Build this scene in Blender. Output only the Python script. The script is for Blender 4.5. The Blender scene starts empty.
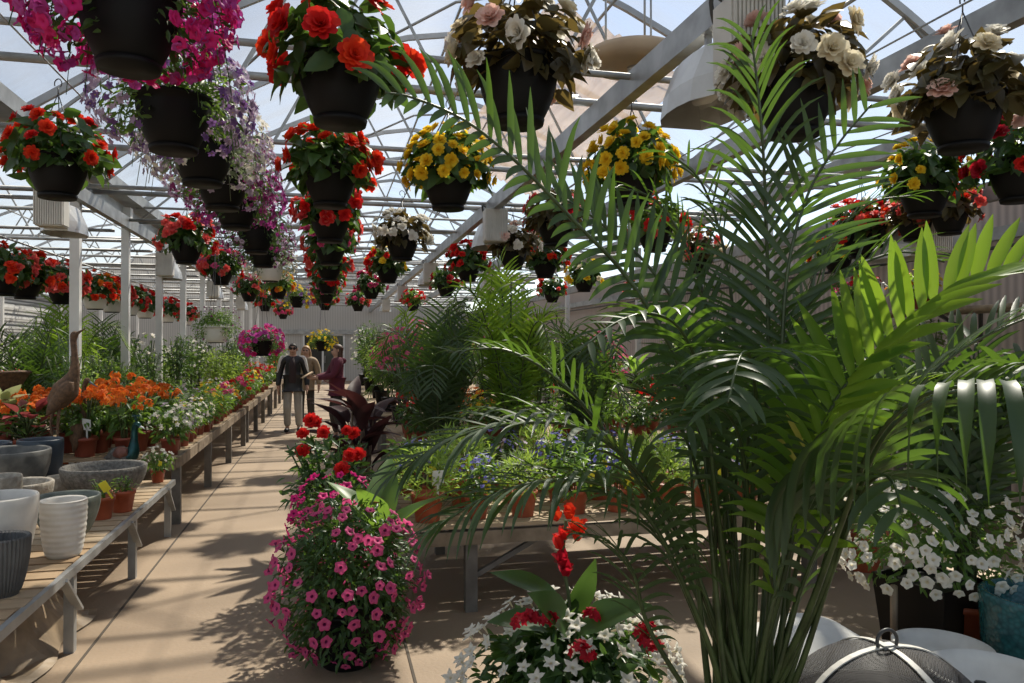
import bpy, bmesh, math, random
import numpy as np
from mathutils import Vector, Matrix
R = random.Random(11)
NR = np.random.default_rng(11)
S = bpy.context.scene
COL = S.collection
PI = math.pi
# ---------------------------------------------------------------- camera frame
YAW = math.radians(13.6); FP = 760.0; EYE = 1.65
CS, SN = math.cos(YAW), math.sin(YAW)
def at(u, v, D):
    """world point seen at photo pixel (u, v) at distance D along the view axis"""
    x = (u - 512) / FP
    return np.array((D * (SN + x * CS), D * (CS - x * SN), EYE + D * (347 - v) / FP))
def on(u, v, z=0.0):
    return at(u, v, FP * (EYE - z) / (v - 347))
cam = bpy.data.cameras.new('camera'); co = bpy.data.objects.new('camera', cam); COL.objects.link(co)
co.location = (0, 0, EYE)
co.rotation_euler = (math.radians(90.41), 0, -YAW)
cam.sensor_width = 36; cam.lens = FP / 1024 * 36; cam.clip_start = .05; cam.clip_end = 400
S.camera = co

# ---------------------------------------------------------------- materials
MATS = {}
def _new(name):
    m = bpy.data.materials.new(name); m.use_nodes = True
    nt = m.node_tree; nt.nodes.clear()
    out = nt.nodes.new('ShaderNodeOutputMaterial')
    MATS[name] = m
    return m, nt, out
def _lin(c): return tuple(c) + (1,)
def N(nt, t, **kw):
    n = nt.nodes.new(t)
    for k, v in kw.items():
        if k.startswith('i_'):
            n.inputs[k[2:].replace('_', ' ')].default_value = v
        else: setattr(n, k, v)
    return n
def mixc(nt, fac, a, b):
    n = nt.nodes.new('ShaderNodeMix'); n.data_type = 'RGBA'
    L = nt.links
    if hasattr(fac, 'is_linked') or hasattr(fac, 'links'): L.new(fac, n.inputs[0])
    else: n.inputs[0].default_value = fac
    for i, c in ((6, a), (7, b)):
        if isinstance(c, (tuple, list)): n.inputs[i].default_value = _lin(c[:3])
        else: L.new(c, n.inputs[i])
    return n.outputs[2]
def plain(name, col, rough=.6, metal=0, spec=.5, var=.0, scale=8, bump=0, bscale=40, col2=None):
    m, nt, out = _new(name)
    p = N(nt, 'ShaderNodeBsdfPrincipled'); p.inputs['Roughness'].default_value = rough
    p.inputs['Metallic'].default_value = metal; p.inputs['Specular IOR Level'].default_value = spec
    if var or col2:
        tc = N(nt, 'ShaderNodeTexCoord'); ns = N(nt, 'ShaderNodeTexNoise'); ns.inputs['Scale'].default_value = scale
        ns.inputs['Detail'].default_value = 6
        nt.links.new(tc.outputs['Object'], ns.inputs['Vector'])
        c2 = col2 or tuple(max(0, x * (1 - var)) for x in col)
        rp = N(nt, 'ShaderNodeMapRange'); rp.inputs[1].default_value = .35; rp.inputs[2].default_value = .65
        nt.links.new(ns.outputs['Fac'], rp.inputs[0])
        nt.links.new(mixc(nt, rp.outputs[0], col, c2), p.inputs['Base Color'])
    else: p.inputs['Base Color'].default_value = _lin(col)
    if bump:
        tc = N(nt, 'ShaderNodeTexCoord'); n2 = N(nt, 'ShaderNodeTexNoise'); n2.inputs['Scale'].default_value = bscale
        nt.links.new(tc.outputs['Object'], n2.inputs['Vector'])
        b = N(nt, 'ShaderNodeBump'); b.inputs['Strength'].default_value = bump; b.inputs['Distance'].default_value = .01
        nt.links.new(n2.outputs['Fac'], b.inputs['Height']); nt.links.new(b.outputs[0], p.inputs['Normal'])
    nt.links.new(p.outputs[0], out.inputs[0])
    return m
def petal_mat(name, c1, c2, trans=.4, rough=.5, tcol=None, spec=.4):
    """leaf or petal: diffuse plus light passing through; each leaf its own tone"""
    m, nt, out = _new(name)
    g = N(nt, 'ShaderNodeNewGeometry')
    col = mixc(nt, g.outputs['Random Per Island'], c1, c2)
    p = N(nt, 'ShaderNodeBsdfPrincipled'); p.inputs['Roughness'].default_value = rough
    p.inputs['Specular IOR Level'].default_value = spec
    nt.links.new(col, p.inputs['Base Color'])
    t = N(nt, 'ShaderNodeBsdfTranslucent')
    if tcol:
        t.inputs[0].default_value = _lin(tcol)
    else: nt.links.new(col, t.inputs[0])
    mx = N(nt, 'ShaderNodeMixShader'); mx.inputs[0].default_value = trans
    nt.links.new(p.outputs[0], mx.inputs[1]); nt.links.new(t.outputs[0], mx.inputs[2])
    nt.links.new(mx.outputs[0], out.inputs[0])
    return m
# leaves
petal_mat('leaf_dark', (.025, .06, .018), (.05, .11, .03), .3, .38, (.16, .30, .04))
petal_mat('leaf_mid', (.045, .11, .025), (.10, .19, .045), .38, .42, (.25, .42, .05))
petal_mat('leaf_lime', (.16, .28, .04), (.27, .40, .08), .42, .5, (.42, .58, .08))
petal_mat('leaf_bronze', (.042, .036, .018), (.085, .08, .03), .3, .4, (.22, .15, .04))
petal_mat('leaf_plum', (.026, .014, .016), (.055, .026, .028), .2, .6, (.11, .03, .028), .25)
petal_mat('leaf_silver', (.16, .20, .13), (.27, .31, .20), .3, .6, (.3, .4, .2))
petal_mat('leaf_cream', (.55, .55, .32), (.30, .40, .14), .35, .5)
petal_mat('leaf_pinkred', (.40, .08, .09), (.22, .06, .05), .35, .5)
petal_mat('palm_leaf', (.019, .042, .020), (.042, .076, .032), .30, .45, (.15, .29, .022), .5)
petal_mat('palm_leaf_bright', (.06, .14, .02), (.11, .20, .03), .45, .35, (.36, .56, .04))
petal_mat('palm_yellow', (.45, .38, .04), (.55, .45, .06), .4, .5)
petal_mat('moss_stem', (.07, .10, .03), (.12, .14, .05), .1, .5)
plain('palm_stem', (.055, .085, .025), .4, var=.5, scale=14)
plain('stem', (.07, .10, .035), .6)
plain('stem_brown', (.16, .10, .06), .7)
FL = dict(red=((.78, .035, .02), (.62, .015, .02)), scarlet=((.86, .085, .02), (.75, .035, .02)), coral=((.82, .16, .12), (.75, .09, .10)),
          pink=((.80, .13, .30), (.62, .07, .22)), magenta=((.60, .10, .42), (.46, .05, .31)), hotpink=((.80, .035, .25), (.65, .02, .20)),
          lavender=((.58, .48, .58), (.40, .29, .45)), purple=((.24, .13, .34), (.16, .08, .25)), plumflower=((.33, .05, .20), (.22, .03, .15)),
          white=((.86, .84, .78), (.80, .76, .66)), cream=((.86, .80, .62), (.80, .70, .50)), blush=((.86, .66, .58), (.80, .50, .42)),
          yellow=((.93, .74, .05), (.90, .60, .03)), orange=((.85, .26, .03), (.80, .17, .03)), blue=((.20, .20, .55), (.15, .13, .45)),
          crimson=((.50, .012, .03), (.38, .01, .025)))
for k, (a, b) in FL.items(): petal_mat('petal_' + k, a, b, .42, .55, spec=.25)
petal_mat('throat_dark', (.20, .01, .09), (.20, .01, .09), .2)
petal_mat('throat_yellow', (.65, .55, .10), (.65, .55, .10), .2)
plain('black_plastic', (.0045, .0045, .005), .55, spec=.22)
plain('terracotta_plastic', (.46, .105, .045), .5, var=.3, scale=5)
plain('brown_red_plastic', (.30, .065, .035), .5, var=.3, scale=5)
plain('white_plastic', (.72, .71, .68), .45)
plain('soil', (.035, .024, .017), .95, bump=.6, bscale=60)
plain('tag_yellow', (.85, .75, .05), .5)
plain('tag_white', (.78, .78, .76), .5)
plain('wire', (.10, .10, .10), .4, .6)
plain('galvanised', (.42, .43, .43), .45, .55, var=.35, scale=5)
plain('roof_metal', (.50, .51, .52), .42, .35, var=.25, scale=3)
plain('white_metal', (.72, .72, .70), .45, 0, var=.12, scale=3)
plain('lamp_grey', (.62, .60, .55), .5, 0, var=.15, scale=6)
plain('lamp_dark', (.05, .05, .05), .4)
plain('reflector', (.62, .62, .60), .35, .5, var=.2, scale=5)
plain('tan_disc', (.52, .40, .28), .7, var=.2, scale=3)
plain('stone_grey', (.20, .19, .17), .85, col2=(.10, .095, .085), scale=38, bump=.7, bscale=60)
plain('stone_light', (.42, .39, .33), .85, col2=(.25, .22, .18), scale=24, bump=.6, bscale=50)
plain('glaze_white', (.70, .67, .61), .5, var=.15, scale=9, bump=.15, bscale=25)
plain('fluted_grey', (.115, .115, .112), .6, var=.4, scale=8)
plain('glaze_green', (.20, .22, .18), .55, col2=(.10, .12, .10), scale=14, bump=.3, bscale=30)
plain('dark_bowl', (.075, .078, .075), .6, col2=(.15, .15, .14), scale=12, bump=.2)
plain('teal_navy', (.03, .05, .075), .4, var=.3)
plain('rust', (.17, .095, .050), .75, col2=(.085, .05, .03), scale=30, bump=.6, bscale=50)
plain('peacock_teal', (.01, .075, .075), .3, .4, var=.5, scale=25)
plain('rust_pink', (.24, .10, .075), .6, var=.3, scale=30)
plain('blue_grey', (.13, .19, .22), .5)
plain('plastic_sheet', (.36, .27, .175), .5, var=.45, scale=7)
plain('skin', (.52, .31, .22), .55)
plain('hair_dark', (.022, .017, .014), .6)
plain('hair_brown', (.075, .035, .02), .6)
plain('hair_blond', (.42, .27, .14), .6)
plain('jacket_black', (.016, .017, .02), .38)
plain('jacket_white', (.72, .71, .68), .6)
plain('shirt_dark', (.035, .02, .022), .8)
plain('trouser_grey', (.40, .39, .36), .8, var=.15, scale=9)
plain('trouser_dark', (.05, .045, .04), .8)
plain('shoe_dark', (.02, .02, .025), .5)
plain('shoe_sole', (.5, .5, .48), .5)
plain('hoodie_maroon', (.115, .018, .038), .85)
plain('coat_tan', (.30, .22, .14), .8)
plain('paper_tan', (.55, .40, .25), .7)
plain('door_glass', (.05, .06, .055), .1)
plain('door_dark', (.012, .012, .012), .6)
plain('egret_white', (.75, .74, .70), .5)
plain('white_round', (.66, .65, .61), .55, var=.15, scale=8)
# wood slats
m, nt, out = _new('wood')
tc = N(nt, 'ShaderNodeTexCoord'); mp = N(nt, 'ShaderNodeMapping'); mp.inputs['Scale'].default_value = (2, 30, 30)
nz = N(nt, 'ShaderNodeTexNoise'); nz.inputs['Scale'].default_value = 2; nz.inputs['Detail'].default_value = 8
g = N(nt, 'ShaderNodeNewGeometry')
nt.links.new(tc.outputs['Object'], mp.inputs[0]); nt.links.new(mp.outputs[0], nz.inputs['Vector'])
c = mixc(nt, nz.outputs['Fac'], (.46, .31, .17), (.24, .155, .085))
c = mixc(nt, g.outputs['Random Per Island'], c, (.46, .36, .24)); 
p = N(nt, 'ShaderNodeBsdfPrincipled'); p.inputs['Roughness'].default_value = .75
nt.links.new(c, p.inputs['Base Color']); nt.links.new(p.outputs[0], out.inputs[0])
plain('wood_grey', (.30, .235, .165), .8, col2=(.18, .135, .09), scale=9)
plain('bench_leg', (.19, .175, .155), .75, var=.35, scale=9)
# concrete floor with stains, speckle and cast joints
m, nt, out = _new('concrete')
tc = N(nt, 'ShaderNodeTexCoord')
n1 = N(nt, 'ShaderNodeTexNoise'); n1.inputs['Scale'].default_value = .8; n1.inputs['Detail'].default_value = 8
n2 = N(nt, 'ShaderNodeTexNoise'); n2.inputs['Scale'].default_value = 45; n2.inputs['Detail'].default_value = 4
for q in (n1, n2): nt.links.new(tc.outputs['Object'], q.inputs['Vector'])
c = mixc(nt, n1.outputs['Fac'], (.335, .245, .160), (.215, .158, .108))
f2 = N(nt, 'ShaderNodeMapRange'); f2.inputs[1].default_value = .55; f2.inputs[2].default_value = .8; f2.inputs[4].default_value = .55
nt.links.new(n2.outputs['Fac'], f2.inputs[0])
c = mixc(nt, f2.outputs[0], c, (.22, .18, .14))
p = N(nt, 'ShaderNodeBsdfPrincipled'); p.inputs['Roughness'].default_value = .7
b = N(nt, 'ShaderNodeBump'); b.inputs['Strength'].default_value = .25; b.inputs['Distance'].default_value = .01
nt.links.new(n2.outputs['Fac'], b.inputs['Height']); nt.links.new(b.outputs[0], p.inputs['Normal'])
nt.links.new(c, p.inputs['Base Color']); nt.links.new(p.outputs[0], out.inputs[0])
plain('joint', (.07, .055, .04), .9)
# roof film: mostly clear, hazy white streaks
def film(name, clear, white, tint=(.93, .96, 1.0)):
    m, nt, out = _new(name)
    tc = N(nt, 'ShaderNodeTexCoord'); mp = N(nt, 'ShaderNodeMapping'); mp.inputs['Scale'].default_value = (.5, 1.4, .5)
    nz = N(nt, 'ShaderNodeTexNoise'); nz.inputs['Scale'].default_value = 1.6; nz.inputs['Detail'].default_value = 8
    nt.links.new(tc.outputs['Object'], mp.inputs[0]); nt.links.new(mp.outputs[0], nz.inputs['Vector'])
    mr = N(nt, 'ShaderNodeMapRange'); mr.inputs[1].default_value = .3; mr.inputs[2].default_value = .7
    mr.inputs[3].default_value = 1 - clear - .1; mr.inputs[4].default_value = 1 - clear + .1
    nt.links.new(nz.outputs['Fac'], mr.inputs[0])
    tr = N(nt, 'ShaderNodeBsdfTransparent'); tr.inputs[0].default_value = _lin(tint)
    tl = N(nt, 'ShaderNodeBsdfTranslucent'); tl.inputs[0].default_value = _lin(white)
    mx = N(nt, 'ShaderNodeMixShader'); nt.links.new(mr.outputs[0], mx.inputs[0])
    nt.links.new(tr.outputs[0], mx.inputs[1]); nt.links.new(tl.outputs[0], mx.inputs[2])
    nt.links.new(mx.outputs[0], out.inputs[0])
film('roof_film', .72, (.44, .45, .46), (.97, .97, .97))
film('roof_film_clear', .86, (.28, .29, .30), (.96, .97, .98))
# shade cloth, slightly translucent
m, nt, out = _new('shade_cloth')
tc = N(nt, 'ShaderNodeTexCoord'); mp = N(nt, 'ShaderNodeMapping'); mp.inputs['Scale'].default_value = (14, .6, .6)
nz = N(nt, 'ShaderNodeTexNoise'); nz.inputs['Scale'].default_value = 1.5
nt.links.new(tc.outputs['Object'], mp.inputs[0]); nt.links.new(mp.outputs[0], nz.inputs['Vector'])
c = mixc(nt, nz.outputs['Fac'], (.80, .68, .58), (.58, .46, .38))
p = N(nt, 'ShaderNodeBsdfDiffuse'); t = N(nt, 'ShaderNodeBsdfTranslucent')
nt.links.new(c, p.inputs[0]); nt.links.new(c, t.inputs[0])
mx = N(nt, 'ShaderNodeMixShader'); mx.inputs[0].default_value = .5
nt.links.new(p.outputs[0], mx.inputs[1]); nt.links.new(t.outputs[0], mx.inputs[2])
tr = N(nt, 'ShaderNodeBsdfTransparent'); m2 = N(nt, 'ShaderNodeMixShader'); m2.inputs[0].default_value = .42      # open weave
nt.links.new(mx.outputs[0], m2.inputs[1]); nt.links.new(tr.outputs[0], m2.inputs[2]); nt.links.new(m2.outputs[0], out.inputs[0])
# corrugated curtain wall, horizontal louvre wall
def striped(name, axis, scale, c1, c2, trans=.25):
    m, nt, out = _new(name)
    tc = N(nt, 'ShaderNodeTexCoord'); wv = N(nt, 'ShaderNodeTexWave'); wv.bands_direction = axis
    wv.inputs['Scale'].default_value = scale; wv.inputs['Distortion'].default_value = .4
    nt.links.new(tc.outputs['Object'], wv.inputs['Vector'])
    c = mixc(nt, wv.outputs['Fac'], c1, c2)
    p = N(nt, 'ShaderNodeBsdfDiffuse'); t = N(nt, 'ShaderNodeBsdfTranslucent')
    nt.links.new(c, p.inputs[0]); nt.links.new(c, t.inputs[0])
    mx = N(nt, 'ShaderNodeMixShader'); mx.inputs[0].default_value = trans
    nt.links.new(p.outputs[0], mx.inputs[1]); nt.links.new(t.outputs[0], mx.inputs[2]); nt.links.new(mx.outputs[0], out.inputs[0])
striped('curtain_side', 'Y', 3.2, (.52, .47, .45), (.36, .33, .32), .35)
striped('wall_corrugated', 'X', 4.0, (.60, .58, .55), (.42, .41, .39), .2)
striped('louvre_wall', 'Z', 2.2, (.78, .78, .76), (.22, .22, .22), .3)
# woven black fire-screen mesh: real holes by a fine checker
m, nt, out = _new('mesh_screen')
tc = N(nt, 'ShaderNodeTexCoord'); ck = N(nt, 'ShaderNodeTexChecker'); ck.inputs['Scale'].default_value = 220
nt.links.new(tc.outputs['Object'], ck.inputs['Vector'])
p = N(nt, 'ShaderNodeBsdfPrincipled'); p.inputs['Base Color'].default_value = (.035, .031, .03, 1); p.inputs['Roughness'].default_value = .75; p.inputs['Metallic'].default_value = 0
tr = N(nt, 'ShaderNodeBsdfTransparent'); mx = N(nt, 'ShaderNodeMixShader')
mu = N(nt, 'ShaderNodeMath'); mu.operation = 'MULTIPLY'; mu.inputs[1].default_value = .6
nt.links.new(ck.outputs['Fac'], mu.inputs[0]); nt.links.new(mu.outputs[0], mx.inputs[0])
nt.links.new(p.outputs[0], mx.inputs[1]); nt.links.new(tr.outputs[0], mx.inputs[2]); nt.links.new(mx.outputs[0], out.inputs[0])
# teal crackle glaze
m, nt, out = _new('teal_glaze')
tc = N(nt, 'ShaderNodeTexCoord'); vo = N(nt, 'ShaderNodeTexVoronoi'); vo.inputs['Scale'].default_value = 45
nt.links.new(tc.outputs['Object'], vo.inputs['Vector'])
c = mixc(nt, vo.outputs['Distance'], (.03, .15, .16), (.012, .06, .07))
p = N(nt, 'ShaderNodeBsdfPrincipled'); p.inputs['Roughness'].default_value = .25
b = N(nt, 'ShaderNodeBump'); b.inputs['Strength'].default_value = .5; b.inputs['Distance'].default_value = .005
nt.links.new(vo.outputs['Distance'], b.inputs['Height']); nt.links.new(b.outputs[0], p.inputs['Normal'])
nt.links.new(c, p.inputs['Base Color']); nt.links.new(p.outputs[0], out.inputs[0])

# ---------------------------------------------------------------- mesh building
def unit(a):
    a = np.asarray(a, float)
    return a / (np.linalg.norm(a, axis=-1, keepdims=True) + 1e-9)
class MB:
    def __init__(s): s.V = []; s.F = []; s.n = 0
    def add(s, V, F, mi=0):
        V = np.asarray(V, float); F = np.asarray(F, int)
        s.V.append(V); s.F.append((F + s.n, mi)); s.n += len(V)
    def tmpl(s):
        return np.concatenate(s.V), list(s.F)
    def inst(s, T, M, L, remap=None):
        V, FS = T; k = len(V); n = len(L)
        W = np.einsum('nij,vj->nvi', M, V) + np.asarray(L)[:, None, :]
        for F, mi in FS:
            G = (F[None] + (np.arange(n) * k)[:, None, None] + s.n).reshape(-1, F.shape[1])
            s.F.append((G, mi if remap is None else remap))
        s.V.append(W.reshape(-1, 3)); s.n += n * k
    def one(s, T, M=None, L=(0, 0, 0), remap=None):
        s.inst(T, np.array([np.eye(3) if M is None else M]), np.array([L]), remap)
    def mesh(s, name, mats, smooth=True):
        me = bpy.data.meshes.new(name)
        V = np.concatenate(s.V); me.vertices.add(len(V)); me.vertices.foreach_set('co', V.ravel())
        idx = np.concatenate([F.ravel() for F, _ in s.F])
        tot = np.concatenate([np.full(len(F), F.shape[1]) for F, _ in s.F])
        mi = np.concatenate([np.full(len(F), m) for F, m in s.F])
        me.loops.add(len(idx)); me.loops.foreach_set('vertex_index', idx)
        me.polygons.add(len(tot)); st = np.concatenate(([0], np.cumsum(tot)[:-1]))
        me.polygons.foreach_set('loop_start', st); me.polygons.foreach_set('loop_total', tot)
        me.polygons.foreach_set('material_index', mi)
        me.polygons.foreach_set('use_smooth', np.full(len(tot), smooth))
        for m in ([mats] if isinstance(mats, str) else mats): me.materials.append(MATS[m])
        me.update(calc_edges=True); me.validate()
        return me
    def obj(s, name, mats, parent=None, loc=(0, 0, 0), rot=(0, 0, 0), smooth=True, kind=None):
        return link(name, s.mesh(name, mats, smooth), parent, loc, rot, kind)
def link(name, me, parent=None, loc=(0, 0, 0), rot=(0, 0, 0), kind=None, scale=None):
    o = bpy.data.objects.new(name, me); COL.objects.link(o)
    o.location = loc; o.rotation_euler = rot
    if scale: o.scale = (scale,) * 3 if not isinstance(scale, tuple) else scale
    if parent: o.parent = parent
    if kind: o['kind'] = kind
    return o
def tag(o, label, cat, group=None, kind=None):
    o['label'] = label; o['category'] = cat
    if group: o['group'] = group
    if kind: o['kind'] = kind
    return o
def thing(name, label, cat, loc=(0, 0, 0), rz=0, group=None, scale=1):
    o = bpy.data.objects.new(name, None); COL.objects.link(o); o.empty_display_size = .1
    o.location = loc; o.rotation_euler = (0, 0, rz); o.scale = (scale,) * 3
    return tag(o, label, cat, group)
def rotz(a):
    c, s = math.cos(a), math.sin(a); return np.array(((c, -s, 0), (s, c, 0), (0, 0, 1)))
def rotx(a):
    c, s = math.cos(a), math.sin(a); return np.array(((1, 0, 0), (0, c, -s), (0, s, c)))
def roty(a):
    c, s = math.cos(a), math.sin(a); return np.array(((c, 0, s), (0, 1, 0), (-s, 0, c)))
BOXF = np.array(((0, 3, 2, 1), (4, 5, 6, 7), (0, 1, 5, 4), (1, 2, 6, 5), (2, 3, 7, 6), (3, 0, 4, 7)))
BOXV = np.array(((-1, -1, -1), (1, -1, -1), (1, 1, -1), (-1, 1, -1), (-1, -1, 1), (1, -1, 1), (1, 1, 1), (-1, 1, 1))) * .5
def box(mb, c, size, M=None, mi=0):
    V = BOXV * np.asarray(size)
    if M is not None: V = V @ np.asarray(M).T
    mb.add(V + np.asarray(c), BOXF, mi)
def bbox(mb, c, size, bev=.01, M=None, mi=0):
    """box with softened edges"""
    bm = bmesh.new(); bmesh.ops.create_cube(bm, size=1)
    for v in bm.verts: v.co = Vector((v.co.x * size[0], v.co.y * size[1], v.co.z * size[2]))
    bmesh.ops.bevel(bm, geom=list(bm.edges), offset=bev, segments=2, affect='EDGES')
    bm.verts.index_update()
    V = np.array([v.co[:] for v in bm.verts])
    if M is not None: V = V @ np.asarray(M).T
    V = V + np.asarray(c); base = mb.n; mb.V.append(V); mb.n += len(V)
    by = {}
    for f in bm.faces: by.setdefault(len(f.verts), []).append([v.index + base for v in f.verts])
    for k, fs in by.items(): mb.F.append((np.array(fs), mi))
    bm.free()
def bar(mb, a, b, w, h=None, up=(0, 0, 1), mi=0):
    """square bar from a to b"""
    a, b = np.asarray(a, float), np.asarray(b, float); d = b - a; L = np.linalg.norm(d); d = d / L
    up = np.asarray(up, float)
    if abs(np.dot(d, up)) > .98: up = np.array((0, 1, 0))
    s = unit(np.cross(d, up)); n = np.cross(s, d)
    M = np.stack((s, d, n), 1)
    box(mb, (a + b) / 2, (w, L, h or w), M, mi)
def catmull(P, n):
    P = np.asarray(P, float); Q = np.vstack((2 * P[0] - P[1], P, 2 * P[-1] - P[-2]))
    m = len(P) - 1; t = np.linspace(0, m - 1e-6, n); i = t.astype(int); f = (t - i)[:, None]
    p0, p1, p2, p3 = Q[i], Q[i + 1], Q[i + 2], Q[i + 3]
    return .5 * (2 * p1 + (p2 - p0) * f + (2 * p0 - 5 * p1 + 4 * p2 - p3) * f ** 2 + (3 * p1 - p0 - 3 * p2 + p3) * f ** 3)
def tube(mb, P, r, k=6, mi=0, caps=True, sx=1.0):
    P = np.asarray(P, float); n = len(P); r = np.broadcast_to(np.asarray(r, float), (n,))
    T = unit(np.gradient(P, axis=0)) if n > 2 else np.repeat(unit(P[1] - P[0])[None], 2, 0)
    ref = np.array((0, 0, 1.)) if abs(T[0][2]) < .9 else np.array((1., 0, 0))
    A = unit(np.cross(T[0], ref)); rows = []
    ang = np.arange(k) * 2 * PI / k
    for i in range(n):
        A = unit(A - T[i] * np.dot(A, T[i])); B = np.cross(T[i], A)
        rows.append(P[i] + r[i] * (np.cos(ang)[:, None] * A * sx + np.sin(ang)[:, None] * B))
    V = np.concatenate(rows); j = np.arange(k); j2 = (j + 1) % k
    F = np.concatenate([np.stack((i * k + j, i * k + j2, (i + 1) * k + j2, (i + 1) * k + j), 1) for i in range(n - 1)])
    b = mb.n; mb.add(V, F, mi)
    if caps:
        mb.F.append((np.array([[b + x for x in range(k - 1, -1, -1)]]), mi))
        mb.F.append((np.array([[b + (n - 1) * k + x for x in range(k)]]), mi))
def lathe(mb, prof, k=32, c=(0, 0, 0), mi=0, flute=0, nf=0, M=None, wob=None):
    prof = np.asarray(prof, float); n = len(prof); a = np.arange(k) * 2 * PI / k
    rows = []
    for i, (r, z) in enumerate(prof):
        f = 1 + (flute * np.cos(nf * a) if flute and r > .02 else 0) + (wob(i, a) if wob else 0)
        rows.append(np.stack((r * f * np.cos(a), r * f * np.sin(a), np.full(k, z)), 1))
    V = np.concatenate(rows)
    if M is not None: V = V @ np.asarray(M).T
    j = np.arange(k); j2 = (j + 1) % k
    F = np.concatenate([np.stack((i * k + j, i * k + j2, (i + 1) * k + j2, (i + 1) * k + j), 1) for i in range(n - 1)])
    mb.add(V + np.asarray(c), F, mi)
def frames(d, n):
    d = unit(d); s = unit(np.cross(d, n)); n = np.cross(s, d)
    return np.stack((s, d, n), -1)
# ---------------------------------------------------------------- leaf and flower shapes (unit length along y)
def grid(nx, ny, fn, mb=None, mi=0):
    U, W = np.meshgrid(np.linspace(-1, 1, nx), np.linspace(0, 1, ny))
    V = np.stack(fn(U.ravel(), W.ravel()), 1)
    F = []
    for j in range(ny - 1):
        for i in range(nx - 1): F.append((j * nx + i, j * nx + i + 1, (j + 1) * nx + i + 1, (j + 1) * nx + i))
    return V, np.array(F)
def leaf_t(w=.5, fold=.2, droop=.25, ny=5, nx=3, wav=0, p=.75):
    def fn(u, t):
        ww = w * .5 * np.sin(PI * np.clip(t, .02, .985) ** p) ** .85
        return (u * ww, t, np.abs(u) * ww * fold * 2 - droop * t ** 2 + wav * np.sin(9 * t + 2 * u))
    V, F = grid(nx, ny, fn); mb = MB(); mb.add(V, F); return mb.tmpl()
def blade_t(w=.06, droop=.5, ny=6):
    def fn(u, t):
        ww = w * .5 * (1 - t ** 2.2) ** .8 + .002
        return (u * ww, t * (1 - .25 * droop * t), -droop * t ** 2 + .3 * np.abs(u) * ww)
    V, F = grid(3, ny, fn); mb = MB(); mb.add(V, F); return mb.tmpl()
def petal(w, l, cup, curl, nx=3, ny=4):
    def fn(u, t):
        ww = w * .5 * np.sin(PI * (.12 + .80 * t)) ** .6
        return (u * ww, t * l, cup * l * t ** 1.6 + curl * u * u * ww - .10 * l * (t > .8))
    return grid(nx, ny, fn)
def begonia_t(seed=0, rings=((9, 1, .75, .1), (8, .85, .7, .45), (6, .62, .6, .8), (4, .4, .5, 1.2))):
    """double rose-form bloom, radius 1, facing +z"""
    q = random.Random(seed); mb = MB()
    for k, (n, l, w, tilt) in enumerate(rings):
        for i in range(n):
            V, F = petal(w * q.uniform(.85, 1.15), l * q.uniform(.88, 1.1), .25, q.uniform(.1, .5))
            M = rotz(2 * PI * (i + .5 * (k % 2) + q.uniform(-.2, .2)) / n) @ rotx(tilt + q.uniform(-.15, .15))
            mb.add(V @ M.T + (0, 0, .06 * k), F)
    return mb.tmpl()
def trumpet_t(star=.12, throat=.24, seg=20, deep=.9):
    """five-lobed petunia trumpet, radius 1, facing +z; tube goes back"""
    a = np.arange(seg) * 2 * PI / seg; mb = MB()
    R_ = (.07, .10, throat, .55, .85, 1.0); Z_ = (-deep, -.45, -.12, .02, .04, -.06); rows = []
    for i, (r, z) in enumerate(zip(R_, Z_)):
        f = (r / 1.0) ** 2; rr = r * (1 - star * f * (1 - np.cos(5 * a)) * .9); zz = z + .10 * f * np.cos(5 * a) + .03 * f * np.sin(11 * a)
        rows.append(np.stack((rr * np.cos(a), rr * np.sin(a), zz), 1))
    V = np.concatenate(rows); j = np.arange(seg); j2 = (j + 1) % seg
    Fs = [np.stack((i * seg + j, i * seg + j2, (i + 1) * seg + j2, (i + 1) * seg + j), 1) for i in range(5)]
    b = mb.n; mb.add(V, np.concatenate(Fs[2:]), 0); mb.F.append((np.concatenate(Fs[:2]), 1))
    return mb.tmpl()
def daisy_t(n=5, w=.75, cup=.25):
    mb = MB()
    for i in range(n):
        V, F = petal(w, 1, cup, .2, 3, 3); mb.add(V @ rotz(2 * PI * i / n).T, F, 0)
    a = np.arange(6) * 2 * PI / 6
    mb.add(np.stack((.16 * np.cos(a), .16 * np.sin(a), np.full(6, .07)), 1), [[0, 1, 2, 3, 4, 5]], 1)
    return mb.tmpl()
LEAF = leaf_t(.62, .18, .30, 5, 3, .01); LEAF_N = leaf_t(.34, .2, .25, 4); LEAF_S = leaf_t(.5, .15, .2, 3)
LEAF_BIG = leaf_t(.42, .22, .45, 9, 5, .012, .85); BLADE = blade_t(.05, .55, 6); BLADE_W = blade_t(.10, .6, 6)
BEGO = [begonia_t(s) for s in (1, 2, 3)]; BEGO_FAR = begonia_t(4, ((6, 1, .9, .15), (5, .7, .8, .7)))
PETU = trumpet_t(); PETU_STAR = trumpet_t(.34, .16, 20, .9); DAISY = daisy_t(); DAISY6 = daisy_t(8, .45, .1)
def rdir(n, zlo=-.2, zhi=1.0):
    z = NR.uniform(zlo, zhi, n); a = NR.uniform(0, 2 * PI, n); r = np.sqrt(np.clip(1 - z * z, 0, 1))
    return np.stack((r * np.cos(a), r * np.sin(a), z), 1)
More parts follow.
